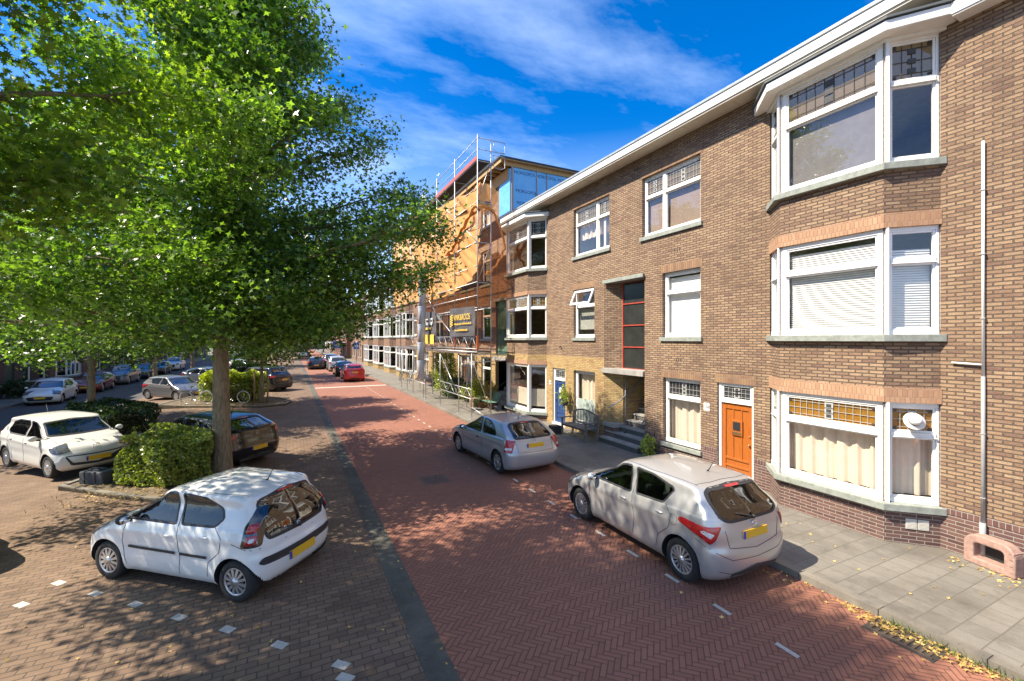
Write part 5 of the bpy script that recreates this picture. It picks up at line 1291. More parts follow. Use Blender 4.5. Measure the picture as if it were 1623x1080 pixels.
# ------------------------------------------------------------------ farther houses
def row_house(name, label, x, y0, y1, side, H, wm, group, bays=(), storeys=3, gfm=None, cornice=M_white, per=1.75, wwid=1.15, dark=False, z0=.0, back=7):
    """side -1: the house stands on +x and faces -x"""
    n = -side; t = thing(name, label, 'house', (x, (y0+y1)/2, z0), group)
    F = Face((x, y0), (x, y1), (n*1. if side < 0 else 1., 0)) if False else Face((x, y0), (x, y1), (-1 if side < 0 else 1, 0))
    L = y1-y0; fh = (H-z0)/storeys; ops = []; cnt = max(2, int(L/per)); 
    for s in range(storeys):
        for k in range(cnt):
            a = L*(k+.5)/cnt; 
            if any(ba < a < bb for ba, bb in bays): continue
            zz0, zz1 = z0+s*fh+(.75 if s else .6), z0+s*fh+fh-.5
            if s == 0 and k % 3 == 1: zz0 = z0+.05
            ops.append((a-wwid/2, a+wwid/2, zz0, zz1))
    b = MB(); wall(b, F, z0-.3, H, ops+[(ba, bb, z0-.3, H-.35, 'noreveal') for ba, bb in bays], depth=.12, mf=lambda a, z: 1 if (gfm and z < z0+fh) else 0, zsp=(z0+fh,))
    xb = x+(back if side < 0 else -back)
    for yy, o in ((y0, -1), (y1, 1)): G = Face((x, yy), (xb, yy), (0, o)); G.quad(b, 0, G.L, z0-.3, H)
    G = Face((xb, y0), (xb, y1), (1 if side < 0 else -1, 0)); G.quad(b, 0, G.L, z0-.3, H)
    b.build('wall', [wm, gfm or wm], t)
    for o in ops:
        door = o[2] < z0+.1
        if door:
            d = MB(); F.boxp(d, o[0], o[1], o[2], o[3], -.12, -.08); F.boxp(d, o[0], o[0]+.08, o[2], o[3], -.08, -.03); F.boxp(d, o[1]-.08, o[1], o[2], o[3], -.08, -.03); F.boxp(d, o[0]+.08, o[1]-.08, o[3]-.5, o[3]-.42, -.08, -.03); d.build('door', mat('dark_green_paint', (.03, .06, .045), .5), t)
        else: window(t, F, o[0], o[1], o[2], o[3], trans=o[2]+(o[3]-o[2])*.72, simple=True, glass=M_fgl, sill=.04, fm=M_white)
    d = -1 if side < 0 else 1
    for ba, bb in bays:
        e = .6; bx = x+d*e; fs = [Face((x, y0+ba), (bx, y0+ba+.5), (d*.6, -.8)), Face((bx, y0+ba+.5), (bx, y0+bb-.5), (d, 0)), Face((bx, y0+bb-.5), (x, y0+bb), (d*.6, .8))]
        q = MB()
        for s in range(storeys):
            for G in fs: G.quad(q, 0, G.L, z0+s*fh-.3, z0+s*fh+.65, 0, 1 if (gfm and s == 0) else 0)
        for G in fs: G.quad(q, 0, G.L, H-.5, H, 0, 0)
        for s in range(storeys+1):
            zz = z0+s*fh+.65 if s < storeys else H; q.add([(x, y0+ba, zz), (bx, y0+ba+.5, zz), (bx, y0+bb-.5, zz), (x, y0+bb, zz)], [(0, 1, 2, 3)])
        by = q.build('bay', [wm, gfm or wm], t)
        for s in range(storeys):
            for G in fs:
                zt = z0+s*fh+fh-.3 if s < storeys-1 else H-.5
                cc = [.02, G.L/3, 2*G.L/3, G.L-.02] if G is fs[1] else None
                window(t, G, .02, G.L-.02, z0+s*fh+.65, zt, o=-.02, cols=cc, trans=z0+s*fh+.65+(zt-z0-s*fh-.65)*.7, simple=True, glass=M_fgl, fm=M_white, sill=.02)
    c = MB(); c.box((x+d*.45 if not bays else x+d*.95, y0, H), (xb, y1, H+.22)); c.build('cornice', cornice, t)
    c = MB(); c.box((x+.0, y0+.01, H+.22), (xb, y1-.01, H+.26)); c.build('flat_roof', M_tar, t)
    c = MB(); c.box(((x+xb)/2, y0+.6, H+.26), ((x+xb)/2+.7, y0+1.5, H+1.3)); c.build('chimney', wm, t)
    return t
M_fgl = glassmat('far_window_glass', (.35, .38, .38), .22)
GR = 'brick houses along the right side of the street'
row_house('terraced_house', 'brown brick house with white bays, first beyond the scaffold', XW, 37.6, 50.4, -1, 9.3, M_brown, GR, bays=((1.2, 6.0), (8.2, 12.2)), gfm=M_yellow, per=1.3, z0=PZ)
row_house('terraced_house', 'light brown brick house with narrow bays, second beyond the scaffold', XW, 50.4, 66, -1, 9.3, M_brown, GR, bays=((2, 6.5), (9.5, 14)), gfm=M_yellow, z0=PZ)
row_house('terraced_house', 'flat fronted yellow brown house before the shop with the white awning', XW, 66, 84, -1, 9.3, M_brown, GR, z0=PZ, per=2.2)
row_house('corner_shop', 'red brick shop house with white awning down the right side', XW-.7, 84, 97, -1, 9.6, M_red, GR, z0=PZ, per=3, wwid=1.9)
t = thing('shop_awning', 'white awning over the front of the red brick shop', 'awning', (8, 90, 3)); b = MB(); b.box((6.2, 84.4, 2.95), (8.95, 96.5, 3.05)); b.box((6.2, 84.4, 2.7), (6.26, 96.5, 2.95)); b.build('awning_cloth', M_upvc, t)
for y in (84.6, 90, 96.3): b = MB(); b.tube([(6.35, y, PZ), (6.35, y, 2.95)], .05, 6); b.build('post', M_white, t)
row_house('terraced_house', 'red brown house far down the right side beyond the shop', XW, 97, 118, -1, 9.8, M_red, GR, z0=PZ, per=2.6)
row_house('terraced_house', 'farthest brown house on the right side of the street', XW, 118, 142, -1, 10.2, M_brown, GR, z0=PZ, per=2.6)
GE = 'houses closing the far end of the street'
def endhouse(x0, x1, y, H, wm, label):
    t = thing('end_house', label, 'house', ((x0+x1)/2, y, 0), GE); F = Face((x0, y), (x1, y), (0, -1)); L = F.L; ops = []
    n = int(L/2.4)
    for s in range(int(H/3.1)):
        for k in range(n): a = L*(k+.5)/n; ops.append((a-.6, a+.6, .8+s*3.1, 2.6+s*3.1))
    b = MB(); wall(b, F, -.5, H, ops); 
    for xx, o in ((x0, -1), (x1, 1)): G = Face((xx, y), (xx, y+9), (o, 0)); G.quad(b, 0, 9, -.5, H)
    b.build('wall', wm, t)
    for o in ops: window(t, F, *o[:4], simple=True, glass=M_fgl)
    b = MB(); rz = H; b.prism([(x0-.2, y-.3), (x1+.2, y-.3), (x1+.2, y+9), (x0-.2, y+9)], H, H+.2); b.build('cornice', M_white, t)
    b = MB(); b.add([(x0, y, H+.2), (x1, y, H+.2), (x1, y+4.5, H+2.6), (x0, y+4.5, H+2.6), (x0, y+9, H+.2), (x1, y+9, H+.2)], [(0, 1, 2, 3), (3, 2, 5, 4), (0, 3, 4), (1, 5, 2)]); b.build('roof', mat('red_tiles', (.3, .09, .05), .8), t)
endhouse(-18, -8, 168, 8, M_red, 'red brick house at the far left end of the street'); endhouse(-8, 0, 172, 9.3, M_brown, 'brown house at the end of the street, left of its middle'); endhouse(0, 8, 170, 8.6, M_red, 'red tiled house straight ahead at the far end of the street'); endhouse(8, 20, 174, 9.3, M_brown, 'brown house closing the street on the far right')
GL = 'dark red brick houses along the far left street'
XL = -18.0
ys = [14, 23, 32, 41, 50.5, 60, 70, 82, 96, 112, 130]
names = ['nearest at the left edge', 'with a low brick front wall, behind the white hatchback', 'behind the dark red car', 'behind the grey estate', 'behind the navy car', 'near the far white car', 'opposite the bicycles hedge', 'far along the left street', 'farther along the left street', 'near the far end of the left street']
for k, (a, c) in enumerate(zip(ys, ys[1:])):
    row_house('left_terraced_house', 'dark red brick house '+names[k], XL, a, c, 1, 8.9+(.5 if k % 3 == 1 else 0), M_dred if k % 2 else M_red, GL, bays=((1.0, 4.6),) if k % 2 == 0 else (), z0=-.3, per=2.1, wwid=1.3)
for k, y in enumerate((24.5, 33.5, 42.5)):
    t = thing('front_wall', 'low dark brick garden wall '+['nearest at the left', 'beside the white hatchback at the left kerb', 'behind the dark red car at the left kerb'][k], 'garden wall', (-16.8, y+3.5, -.28), 'low garden walls along the left pavement')
    b = MB(); b.box((-16.9, y, -.3), (-16.68, y+7, .5)); b.build('wall', M_dred, t); b = MB(); b.box((-16.94, y-.02, .5), (-16.64, y+7.02, .57)); b.build('coping', M_conc, t)
# ------------------------------------------------------------------ vegetation
M_bark = NT('bark'); geo = M_bark.n('NewGeometry').outputs['Position']; mp_ = M_bark.n('Mapping'); mp_.inputs['Scale'].default_value = (9, 9, 2.2); M_bark.l(geo, mp_.inputs[0])
nb = M_bark.noise(mp_.outputs[0], 2.2, 7, .72); _p = M_bark.princ(Base_Color=M_bark.ramp(nb, [(.3, (.09, .065, .04)), (.5, (.25, .19, .115)), (.72, (.37, .29, .18))]), Roughness=.95); M_bark.l(M_bark.bump(nb, .03), _p.inputs['Normal']); M_bark = M_bark.m
L_tree = leafmat('tree_leaves', (.035, .085, .016), (.22, .335, .06), .42)
L_near = leafmat('oak_leaves', (.07, .13, .016), (.26, .34, .045), .55)
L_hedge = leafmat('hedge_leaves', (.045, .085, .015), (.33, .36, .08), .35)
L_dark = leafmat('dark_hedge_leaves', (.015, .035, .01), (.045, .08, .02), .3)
L_yel = leafmat('golden_hedge_leaves', (.16, .2, .02), (.4, .42, .04), .4)
LOBE = [(0, -.6), (.05, -.3), (.3, -.32), (.12, -.1), (.42, .0), (.14, .1), (.34, .36), (.1, .3), (0, .6), (-.1, .3), (-.34, .36), (-.14, .1), (-.42, 0), (-.12, -.1), (-.3, -.32), (-.05, -.3)]
STAR = [(0, -.5), (.10, -.12), (.48, -.18), (.2, .06), (.36, .42), (.06, .22), (0, .55), (-.06, .22), (-.36, .42), (-.2, .06), (-.48, -.18), (-.10, -.12)]
KITE = [(0, -.5), (.34, 0), (0, .5), (-.34, 0)]
TRI5 = [(0, -.5), (.2, -.1), (.5, .05), (.15, .15), (0, .55), (-.15, .15), (-.5, .05), (-.2, -.1)]
def leaves(name, C, size, m, parent, seed=1, shape=KITE, up=.5, tintc=None, world=True):
    """C: (n,3) leaf centres -> one mesh of single leaves"""
    rg = np.random.default_rng(seed); n = len(C); k = len(shape)
    nrm = rg.normal(size=(n, 3)); nrm[:, 2] = np.abs(nrm[:, 2])+up; nrm /= np.linalg.norm(nrm, axis=1)[:, None]
    t = rg.normal(size=(n, 3)); t -= nrm*(t*nrm).sum(1)[:, None]; t /= np.linalg.norm(t, axis=1)[:, None]; bt = np.cross(nrm, t)
    s = size*rg.uniform(.65, 1.3, n); S = np.array(shape)
    V = C[:, None, :]+s[:, None, None]*(S[None, :, 0, None]*t[:, None, :]+S[None, :, 1, None]*bt[:, None, :]-(np.abs(S[:, 0])**1.5)[None, :, None]*.35*nrm[:, None, :])
    o0 = ORG.get(parent, Vector((0, 0, 0))); V = V.reshape(-1, 3)-np.array(o0)
    me = bpy.data.meshes.new(name); me.vertices.add(n*k); me.vertices.foreach_set('co', V.astype(np.float32).ravel())
    me.loops.add(n*k); me.loops.foreach_set('vertex_index', np.arange(n*k, dtype=np.int32)); me.polygons.add(n)
    me.polygons.foreach_set('loop_start', np.arange(0, n*k, k, dtype=np.int32)); me.polygons.foreach_set('loop_total', np.full(n, k, dtype=np.int32))
    me.update(calc_edges=True)
    tv = np.clip((tintc if tintc is not None else .4)+rg.normal(.05, .26, n), 0, 1); a = me.attributes.new('tint', 'FLOAT', 'FACE'); a.data.foreach_set('value', tv.astype(np.float32))
    me.materials.append(m); o = bpy.data.objects.new(name, me); COL.objects.link(o); o.parent = parent; ORG[o] = o0; return o

def tree(name, label, x, y, z0, H, tr, cb, R, nl, leaf=.13, seed=1, group=None, m=None, shape=KITE, limbs=46, lean=(0, 0), low=1., extra=(), stake=False, conic=.5, clump=.3):
    rd = random.Random(seed); t = thing(name, label, 'tree', (x, y, z0), group); b = MB()
    P = []; 
    for i in range(13):
        f = i/12; P.append((x+lean[0]*f+.10*math.sin(f*7+seed)*f, y+lean[1]*f+.10*math.cos(f*6+seed)*f, z0-.05+H*.93*f))
    rad = [max(.02, tr*(1-.86*(i/12)**.8)) for i in range(13)]; rad[0] = tr*1.25
    P2 = [P[0], (P[0][0], P[0][1], P[0][2]+.35)]+P[1:]; b.tube(P2, [rad[0], tr*1.02]+rad[1:], 12)
    def at(f):
        q = f*12; i = min(11, int(q)); u = q-i; return Vector([P[i][k]+(P[i+1][k]-P[i][k])*u for k in range(3)])
    clumps = []
    L = [(rd.uniform(0, 1)*.0+(k+.5)/limbs, k*2.39996+rd.uniform(-.3, .3), None) for k in range(limbs)]+list(extra)
    for e_ in L:
        f, az, ln = e_[:3]
        h = cb+(H*.95-cb)*f; prof = (1-f)**conic*(min(1, .62+f*3)) if f > .0 else .7
        ln = ln or R*prof*rd.uniform(.8, 1.12)+.25; a = at(min(.99, h/(H*.93))); el = -.12*low*(1-.9*max(0, math.cos(az+.35)))+f*1.0+rd.uniform(-.1, .15)+(.16*max(0, math.cos(az+.35)) if f < .12 else 0)
        el = e_[3] if len(e_) > 3 else el
        d = Vector((math.cos(az)*math.cos(el), math.sin(az)*math.cos(el), math.sin(el))); pts = [a]; cur = a.copy(); n = 6
        for k in range(n): dd = (d+Vector((rd.uniform(-.16, .16), rd.uniform(-.16, .16), rd.uniform(-.1, .1)+.05*k*(1-f)))).normalized(); cur = cur+dd*ln/n; pts.append(cur.copy())
        r0 = max(.02, tr*.34*(ln/R)**1.1); b.tube(pts, [r0*(1-.85*k/n) for k in range(n+1)], 6)
        for k in range(1, n+1):
            nsub = 2 if k < n else 3
            for s in range(nsub):
                sa = az+rd.uniform(-1.35, 1.35); sl = ln*rd.uniform(.16, .34)*(1.15-.08*k); e2 = rd.uniform(-.35, .55)
                sd = Vector((math.cos(sa)*math.cos(e2), math.sin(sa)*math.cos(e2), math.sin(e2))); q = pts[k]+sd*sl; mid = pts[k]+sd*sl*.5+Vector((0, 0, rd.uniform(-.05, .08)))
                b.tube([pts[k], mid, q], [r0*.3+.004, r0*.16+.003, .004], 4, caps=False)
                w = rd.uniform(0, 1)
                clumps += [(mid, w), (q, w)]
            clumps.append((pts[k], rd.uniform(0, .7)))
    b.build('trunk', M_bark, t)
    rg = np.random.default_rng(seed); C = np.array([tuple(c) for c, _ in clumps]); W = np.array([w for _, w in clumps]); wt = rg.uniform(.1, 1.2, len(C))**2.3; wt /= wt.sum()
    idx = rg.choice(len(C), nl, p=wt); off = rg.normal(size=(nl, 3))*np.array([clump, clump, clump*.75]); Lc = C[idx]+off; 
    leaves('crown', Lc, leaf, m or L_tree, t, seed, shape, .4, W[idx]*.6)
    if stake:
        for s, dx in enumerate((-.32, .32)):
            q = MB(); q.tube([(x+dx, y-.1, z0-.05), (x+dx, y-.1, z0+1.75)], .045, 8); q.build('stake', mat('stake_wood', (.34, .23, .12), .85), t)
    return t
GT = 'street trees in the middle strip'
tree('street_tree', 'big tree with grey brown trunk in the hedge island, its crown filling the upper left', -1.58, 13.6, .1, 15., .235, 3.9, 5.0, 185000, .125, 3, GT, shape=TRI5, limbs=58, conic=.78, clump=.31,
     extra=[(.16, -.2, 5.3), (.19, .2, 5.4), (.14, -.8, 4.9), (.03, 2.9, 5.4), (.0, -2.2, 4.6), (.02, 3.4, 5.2), (.04, 1.5, 4.8), (.22, -.05, 5.0), (.0, 2.5, 4.8), (.03, -.15, 3.4, -.16), (.03, .55, 4.0, -.14), (.02, -.9, 3.3, -.2), (.05, .95, 4.6, -.1), (.0, -1.7, 3.6, -.15), (.1, .15, 5.6, .02), (.05, -1.15, 3.4, -.08), (.09, -1.5, 3.2, -.02), (.13, -1.85, 3.2, .0), (.18, -1.4, 3.2, .05), (.08, -.55, 4.4, -.06)], low=1.)
tree('street_tree', 'dark trunked tree behind the second hedge on the left', -7.5, 24.65, -.2, 13.5, .17, 3.0, 6.0, 80000, .16, 11, GT, shape=KITE, limbs=50, low=1.6, clump=.34)
tree('street_tree', 'tree at the near left whose lobed leaves hang into the top left corner', -4.9, 6.6, -.02, 12.6, .22, 4.9, 3.9, 70000, .115, 23, GT, m=L_near, shape=LOBE, limbs=22, low=.1, clump=.42,
     extra=[(.10, -.66, 4.3), (.17, -.78, 4.3)])
tree('street_tree', 'tree left behind the camera that shades the lower left bricks', -6.2, 1.0, -.1, 12.5, .22, 4.6, 3.6, 36000, .16, 29, GT, m=L_near, shape=KITE, limbs=16, clump=.45)
tree('young_tree', 'young staked tree beside the road with low spreading crown', -1.44, 28.2, .1, 6.6, .12, 2.15, 2.9, 17000, .14, 31, 'young staked trees', limbs=26, stake=True, clump=.26)
tree('street_tree', 'tree in the third island, left of the road', -3.4, 47.5, 0, 11, .18, 3.6, 4.2, 17000, .2, 37, GT, limbs=30, clump=.34)
tree('young_tree', 'young staked tree before the black high car', -1.0, 36.8+5, .0, 7.5, .1, 2.3, 2.8, 9000, .17, 41, 'young staked trees', limbs=22, stake=True)
tree('street_tree', 'tree in the fourth island left of the road', -3, 67, 0, 11, .18, 3.4, 4.2, 12000, .24, 43, GT, limbs=26, clump=.36)
tree('street_tree', 'far tree on the left behind the parked row', -10.2, 47, -.3, 11.5, .2, 3.8, 4.6, 17000, .2, 47, GT, limbs=30, clump=.34)
tree('street_tree', 'far tree on the left near the white high car', -10.2, 63, -.3, 11.5, .2, 3.6, 4.6, 12000, .24, 53, GT, limbs=28, clump=.36)
tree('street_tree', 'distant tree left of the road end', -2.5, 88, 0, 11, .2, 3, 4.6, 9000, .3, 61, GT, limbs=22, clump=.4)
tree('street_tree', 'distant tree at the end of the middle strip', -3, 112, 0, 12, .2, 3, 5, 8000, .34, 67, GT, limbs=22, clump=.42)
tree('street_tree', 'distant tree on the right pavement before the far houses', 7.9, 128, 0, 10, .2, 3, 4, 5000, .34, 71, GT, limbs=20, clump=.42)

def hedge(name, label, poly, h, z0, m, n, leaf=.07, seed=1, top=None, rnd=.0, cat='hedge', group=None):
    """leafy box of a clipped hedge: leaves through a skin 12 cm thick over a dark twiggy core"""
    rg = np.random.default_rng(seed); cx = sum(p[0] for p in poly)/len(poly); cy = sum(p[1] for p in poly)/len(poly); t = thing(name, label, cat, (cx, cy, z0), group)
    b = MB(); inn = [(cx+(x-cx)*.66, cy+(y-cy)*.66) for x, y in poly]; b.prism(inn, z0, z0+h*.78); b.build('twigs', mat('twig_shade', (.05, .042, .02), .95, var=.5, scale=20, bump=.03, bscale=30), t)
    per = []; 
    for i in range(len(poly)):
        a, c = poly[i], poly[(i+1) % len(poly)]; per.append((math.hypot(c[0]-a[0], c[1]-a[1]), a, c))
    tot = sum(p[0] for p in per); area = abs(sum(poly[i][0]*poly[(i+1) % len(poly)][1]-poly[(i+1) % len(poly)][0]*poly[i][1] for i in range(len(poly))))/2
    ns = int(n*tot*h/(tot*h+area)); C = []
    rd = random.Random(seed)
    for k in range(ns):
        u = rd.uniform(0, tot)
        for L_, a, c in per:
            if u <= L_: f = u/L_; break
            u -= L_
        z = rd.uniform(0.02, 1)**.85; q = Vector((a[0]+(c[0]-a[0])*f, a[1]+(c[1]-a[1])*f)); d = abs(rd.gauss(0, .07)); inw = (Vector((cx, cy))-q).normalized()
        und = .10*math.sin(q.x*4+z*4)+.09*math.sin(q.y*5-z*5)+.04*math.sin(q.x*13+q.y*11+z*9)
        rr_ = .26*max(0, (z-.72)/.28)**2+.05*max(0, (.15-z)/.15)
        q = q+inw*(d+und+rr_); C.append((q.x, q.y, z0+z*h+.03*math.sin(q.x*7)))
    while len(C) < n:
        x = rd.uniform(min(p[0] for p in poly), max(p[0] for p in poly)); y = rd.uniform(min(p[1] for p in poly), max(p[1] for p in poly))
        if inpoly(x, y, poly): C.append((x, y, z0+h+.09*math.sin(x*4+y*3)+.04*math.sin(y*8)-abs(rd.gauss(0, .05))))
    leaves('foliage', np.array(C), leaf, m, t, seed, KITE, .25, top)
    if rnd:
        b = MB(); tips = []
        for k in range(int(rnd)):
            x, y = cx+rd.uniform(-.7, .7)*1.2, cy+rd.uniform(-.5, .5); hh = rd.uniform(.15, .4); b.tube([(x, y, z0+h*.85), (x+.03, y, z0+h+hh*.5), (x+rd.uniform(-.1, .1), y+.05, z0+h+hh)], .005, 4); tips += [(x+.03*j, y, z0+h+hh*j/5) for j in range(2, 6)]
        b.build('loose_shoot', M_bark, t); leaves('shoot_leaves', np.array(tips*3)+rg.normal(0, .03, (len(tips)*3, 3)), leaf, m, t, seed+1, KITE, .2, .7)
    return t
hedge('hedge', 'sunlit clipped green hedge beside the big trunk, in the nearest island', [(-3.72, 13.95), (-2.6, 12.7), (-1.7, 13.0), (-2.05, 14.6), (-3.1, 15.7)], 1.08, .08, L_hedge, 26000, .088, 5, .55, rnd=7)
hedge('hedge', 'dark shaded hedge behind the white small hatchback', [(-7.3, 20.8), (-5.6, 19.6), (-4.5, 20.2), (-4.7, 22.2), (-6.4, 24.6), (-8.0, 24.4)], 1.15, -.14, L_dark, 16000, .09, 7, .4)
hedge('hedge', 'yellow topped hedge with the bicycles leaning before it', [(-4.6, 29.9), (-2.0, 28.6), (-1.2, 29.2), (-2.0, 31.0), (-4.4, 31.6)], 1.35, .08, L_hedge, 12000, .1, 9, .6)
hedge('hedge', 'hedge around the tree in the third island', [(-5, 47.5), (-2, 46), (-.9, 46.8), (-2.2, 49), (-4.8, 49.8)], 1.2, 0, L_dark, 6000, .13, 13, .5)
C = np.random.default_rng(3).uniform([-4.4, 28.9, 1.42], [-1.3, 30.9, 1.85], (6500, 3)); t = thing('golden_shrub', 'golden leaved shrub growing over the hedge behind the bicycles', 'shrub', (-2.9, 30, 0)); b = MB(); C[:, 2] -= .25*np.abs(np.sin(C[:, 0]*3.1))
for k in range(9): b.tube([(-3.8+k*.25, 30, .1), (-3.8+k*.25, 30.05, 1.5)], .02, 5)
b.build('stems', M_bark, t); leaves('foliage', C, .11, L_yel, t, 4, KITE, .4, .5)
def shrub(name, label, x, y, z0, r, h, n, m, leaf=.09, seed=1, tint=.5, cat='plant', group=None, pot=None):
    t = thing(name, label, cat, (x, y, z0), group); rg = np.random.default_rng(seed); d = rg.normal(size=(n, 3)); d /= np.linalg.norm(d, axis=1)[:, None]
    lob = 1+.25*np.sin(d[:, 0]*7+seed)*np.cos(d[:, 2]*6)+.18*np.sin(d[:, 1]*9); q = rg.uniform(.45, 1, n)**.5*lob
    C = np.stack([x+d[:, 0]*r*q, y+d[:, 1]*r*q, z0+h*.52+d[:, 2]*h*.5*q], 1); C = C[C[:, 2] > z0+.02]
    b = MB(); rd = random.Random(seed)
    for k in range(7): a = rd.uniform(0, 6.3); b.tube([(x, y, z0), (x+.3*r*math.cos(a), y+.3*r*math.sin(a), z0+h*.45), (x+.75*r*math.cos(a), y+.75*r*math.sin(a), z0+h*.85)], [.025, .015, .005], 5)
    b.build('stems', M_bark, t)
    if pot: b = MB(); b.lathe([(.001, 0), (pot*.75, 0), (pot, pot*1.3), (pot*1.08, pot*1.3), (pot*1.08, pot*1.45), (pot*.9, pot*1.45), (pot*.9, pot*1.2), (.001, pot*1.2)], (x, y, z0), (0, 0, 1), 16); b.build('pot', mat('terracotta', (.36, .14, .08), .8), t)
    leaves('foliage', C, leaf, m, t, seed, KITE, .3, tint); return t
GP = 'plants before the house under works'
shrub('climbing_shrub', 'tall leafy shrub at the foot of the rubbish chute', 8.6, 26.4, PZ, .75, 2.9, 5200, L_hedge, .1, 3, .5, group=GP)
shrub('round_shrub', 'low round shrub beside the tall leafy one', 8.7, 24.9, PZ, .7, 1.25, 2600, L_dark, .09, 5, .6, group=GP)
shrub('round_shrub', 'shrub standing under the second window from the stair', 8.9, 23.3, PZ, .5, 1.0, 1800, L_hedge, .09, 6, .5, group=GP)
shrub('potted_plant', 'yellow green potted plant left of the green bench', 8.9, 21.9, PZ, .42, 1.45, 1500, L_yel, .09, 8, .4, group=GP, pot=.2)
shrub('potted_plant', 'autumn tinted potted plant behind the green bench', 9.0, 19.55+.9, PZ, .35, 1.3, 900, leafmat('rusty_leaves', (.2, .06, .02), (.4, .3, .05)), .09, 12, .5, group=GP, pot=.18)
shrub('potted_plant', 'small dark potted plant by the stair of the scaffolded house', 8.7, 20.9, PZ, .3, .7, 700, L_dark, .08, 14, .5, group=GP, pot=.2)
shrub('hollyhock', 'small leafy plant growing at the wall behind the silver hatchback', 9.45, 9.9, PZ, .22, .62, 520, L_hedge, .085, 15, .7)
shrub('weed', 'tuft of weeds at the foot of the near bay', 9.05, 6.3, PZ, .14, .22, 160, L_hedge, .05, 16, .7)
shrub('front_garden_shrub', 'dark shrub in the far left front garden before the near house', -16.2, 32.6, -.28, .9, 1.3, 2500, L_dark, .12, 17, .4, group='front garden shrubs on the far left')
shrub('front_garden_shrub', 'dark shrub in the far left front garden beside the low wall', -16.2, 40.8, -.28, .8, 1.2, 2000, L_dark, .12, 18, .4, group='front garden shrubs on the far left')
t = thing('hanging_basket', 'yellow leaved basket plant hanging on the yellow wall beside the blue door', 'hanging plant', (9.5, 14.42, 1.2))
C = np.random.default_rng(8).normal([9.45, 14.42, 1.42], [.09, .12, .19], (420, 3)); leaves('foliage', C, .075, L_yel, t, 9, KITE, .2, .3)
b = MB(); b.lathe([(.001, 0), (.09, .02), (.14, .16), (.12, .16), (.001, .1)], (9.5, 14.42, 1.0), (0, 0, 1), 14); b.build('basket', M_plas, t)
b = MB(); b.tube([(9.5, 14.42, 1.15), (9.52, 14.42, 1.7), (9.7, 14.42, 1.72)], .008, 5); b.build('bracket', M_plas, t)

# fallen leaves and grass: nobody could count them
rg = np.random.default_rng(12); C = []
def litter(n, x0, x1, y0, y1, z, s=1.): 
    q = rg.uniform([x0, y0, z], [x1, y1, z+.012*s], (n, 3)); C.append(q)
litter(170, 6.6, 6.78, .6, 3.4, .008); litter(45, 6.5, 6.78, 3.4, 5.0, .008); litter(150, 6.5, 6.76, 2.0, 3.1, .02); litter(30, 5.6, 6.8, 0, 9, .008); litter(110, 9.1, 9.66, 1.5, 3.2, PZ+.008); litter(30, 7.2, 9.6, 1.5, 6, PZ+.008)
litter(90, -4.2, 1.2, 4.0, 12.5, .008); litter(900, -4.2, -1.2, 12.3, 16, .08); litter(25, 1.6, 5, 3, 14, .008); litter(60, 1.5, 1.62, 4, 30, .01); litter(500, -5.5, -.3, 26.8, 32.6, .1)
o = leaves('fallen_leaves', np.concatenate(C), .055, leafmat('dry_leaves', (.34, .2, .06), (.6, .42, .14), .2), None, 5, TRI5, 3., .5); tag(o, 'dry yellow leaves scattered along the kerb, on the bricks and around the hedges', 'fallen leaves', kind='stuff')
gr = []; rd = random.Random(4)
def blades(n, x0, x1, y0, y1, z):
    for _ in range(n): gr.append((rd.uniform(x0, x1), rd.uniform(y0, y1), z))
blades(260, 6.66, 6.8, 1.5, 2.9, .01); blades(900, -5.3, .0, 27, 32.8, .08); blades(200, 6.7, 6.82, 12, 20, .01); blades(300, -4.8, -1.0, 12.3, 15.8, .07); blades(90, 9.0, 9.2, 5.9, 6.5, PZ)
b = MB()
for (x, y, z) in gr:
    a = rd.uniform(0, 6.3); h = rd.uniform(.04, .13); dx, dy = math.cos(a)*.006, math.sin(a)*.006; lx, ly = rd.uniform(-.05, .05), rd.uniform(-.05, .05)
    b.add([(x-dx, y-dy, z), (x+dx, y+dy, z), (x+lx, y+ly, z+h)], [(0, 1, 2)])
o = b.build('grass', mat('grass_green', (.1, .14, .03), .8, var=.4), None); tag(o, 'tufts of grass growing along the kerb and around the islands', 'grass', kind='stuff')

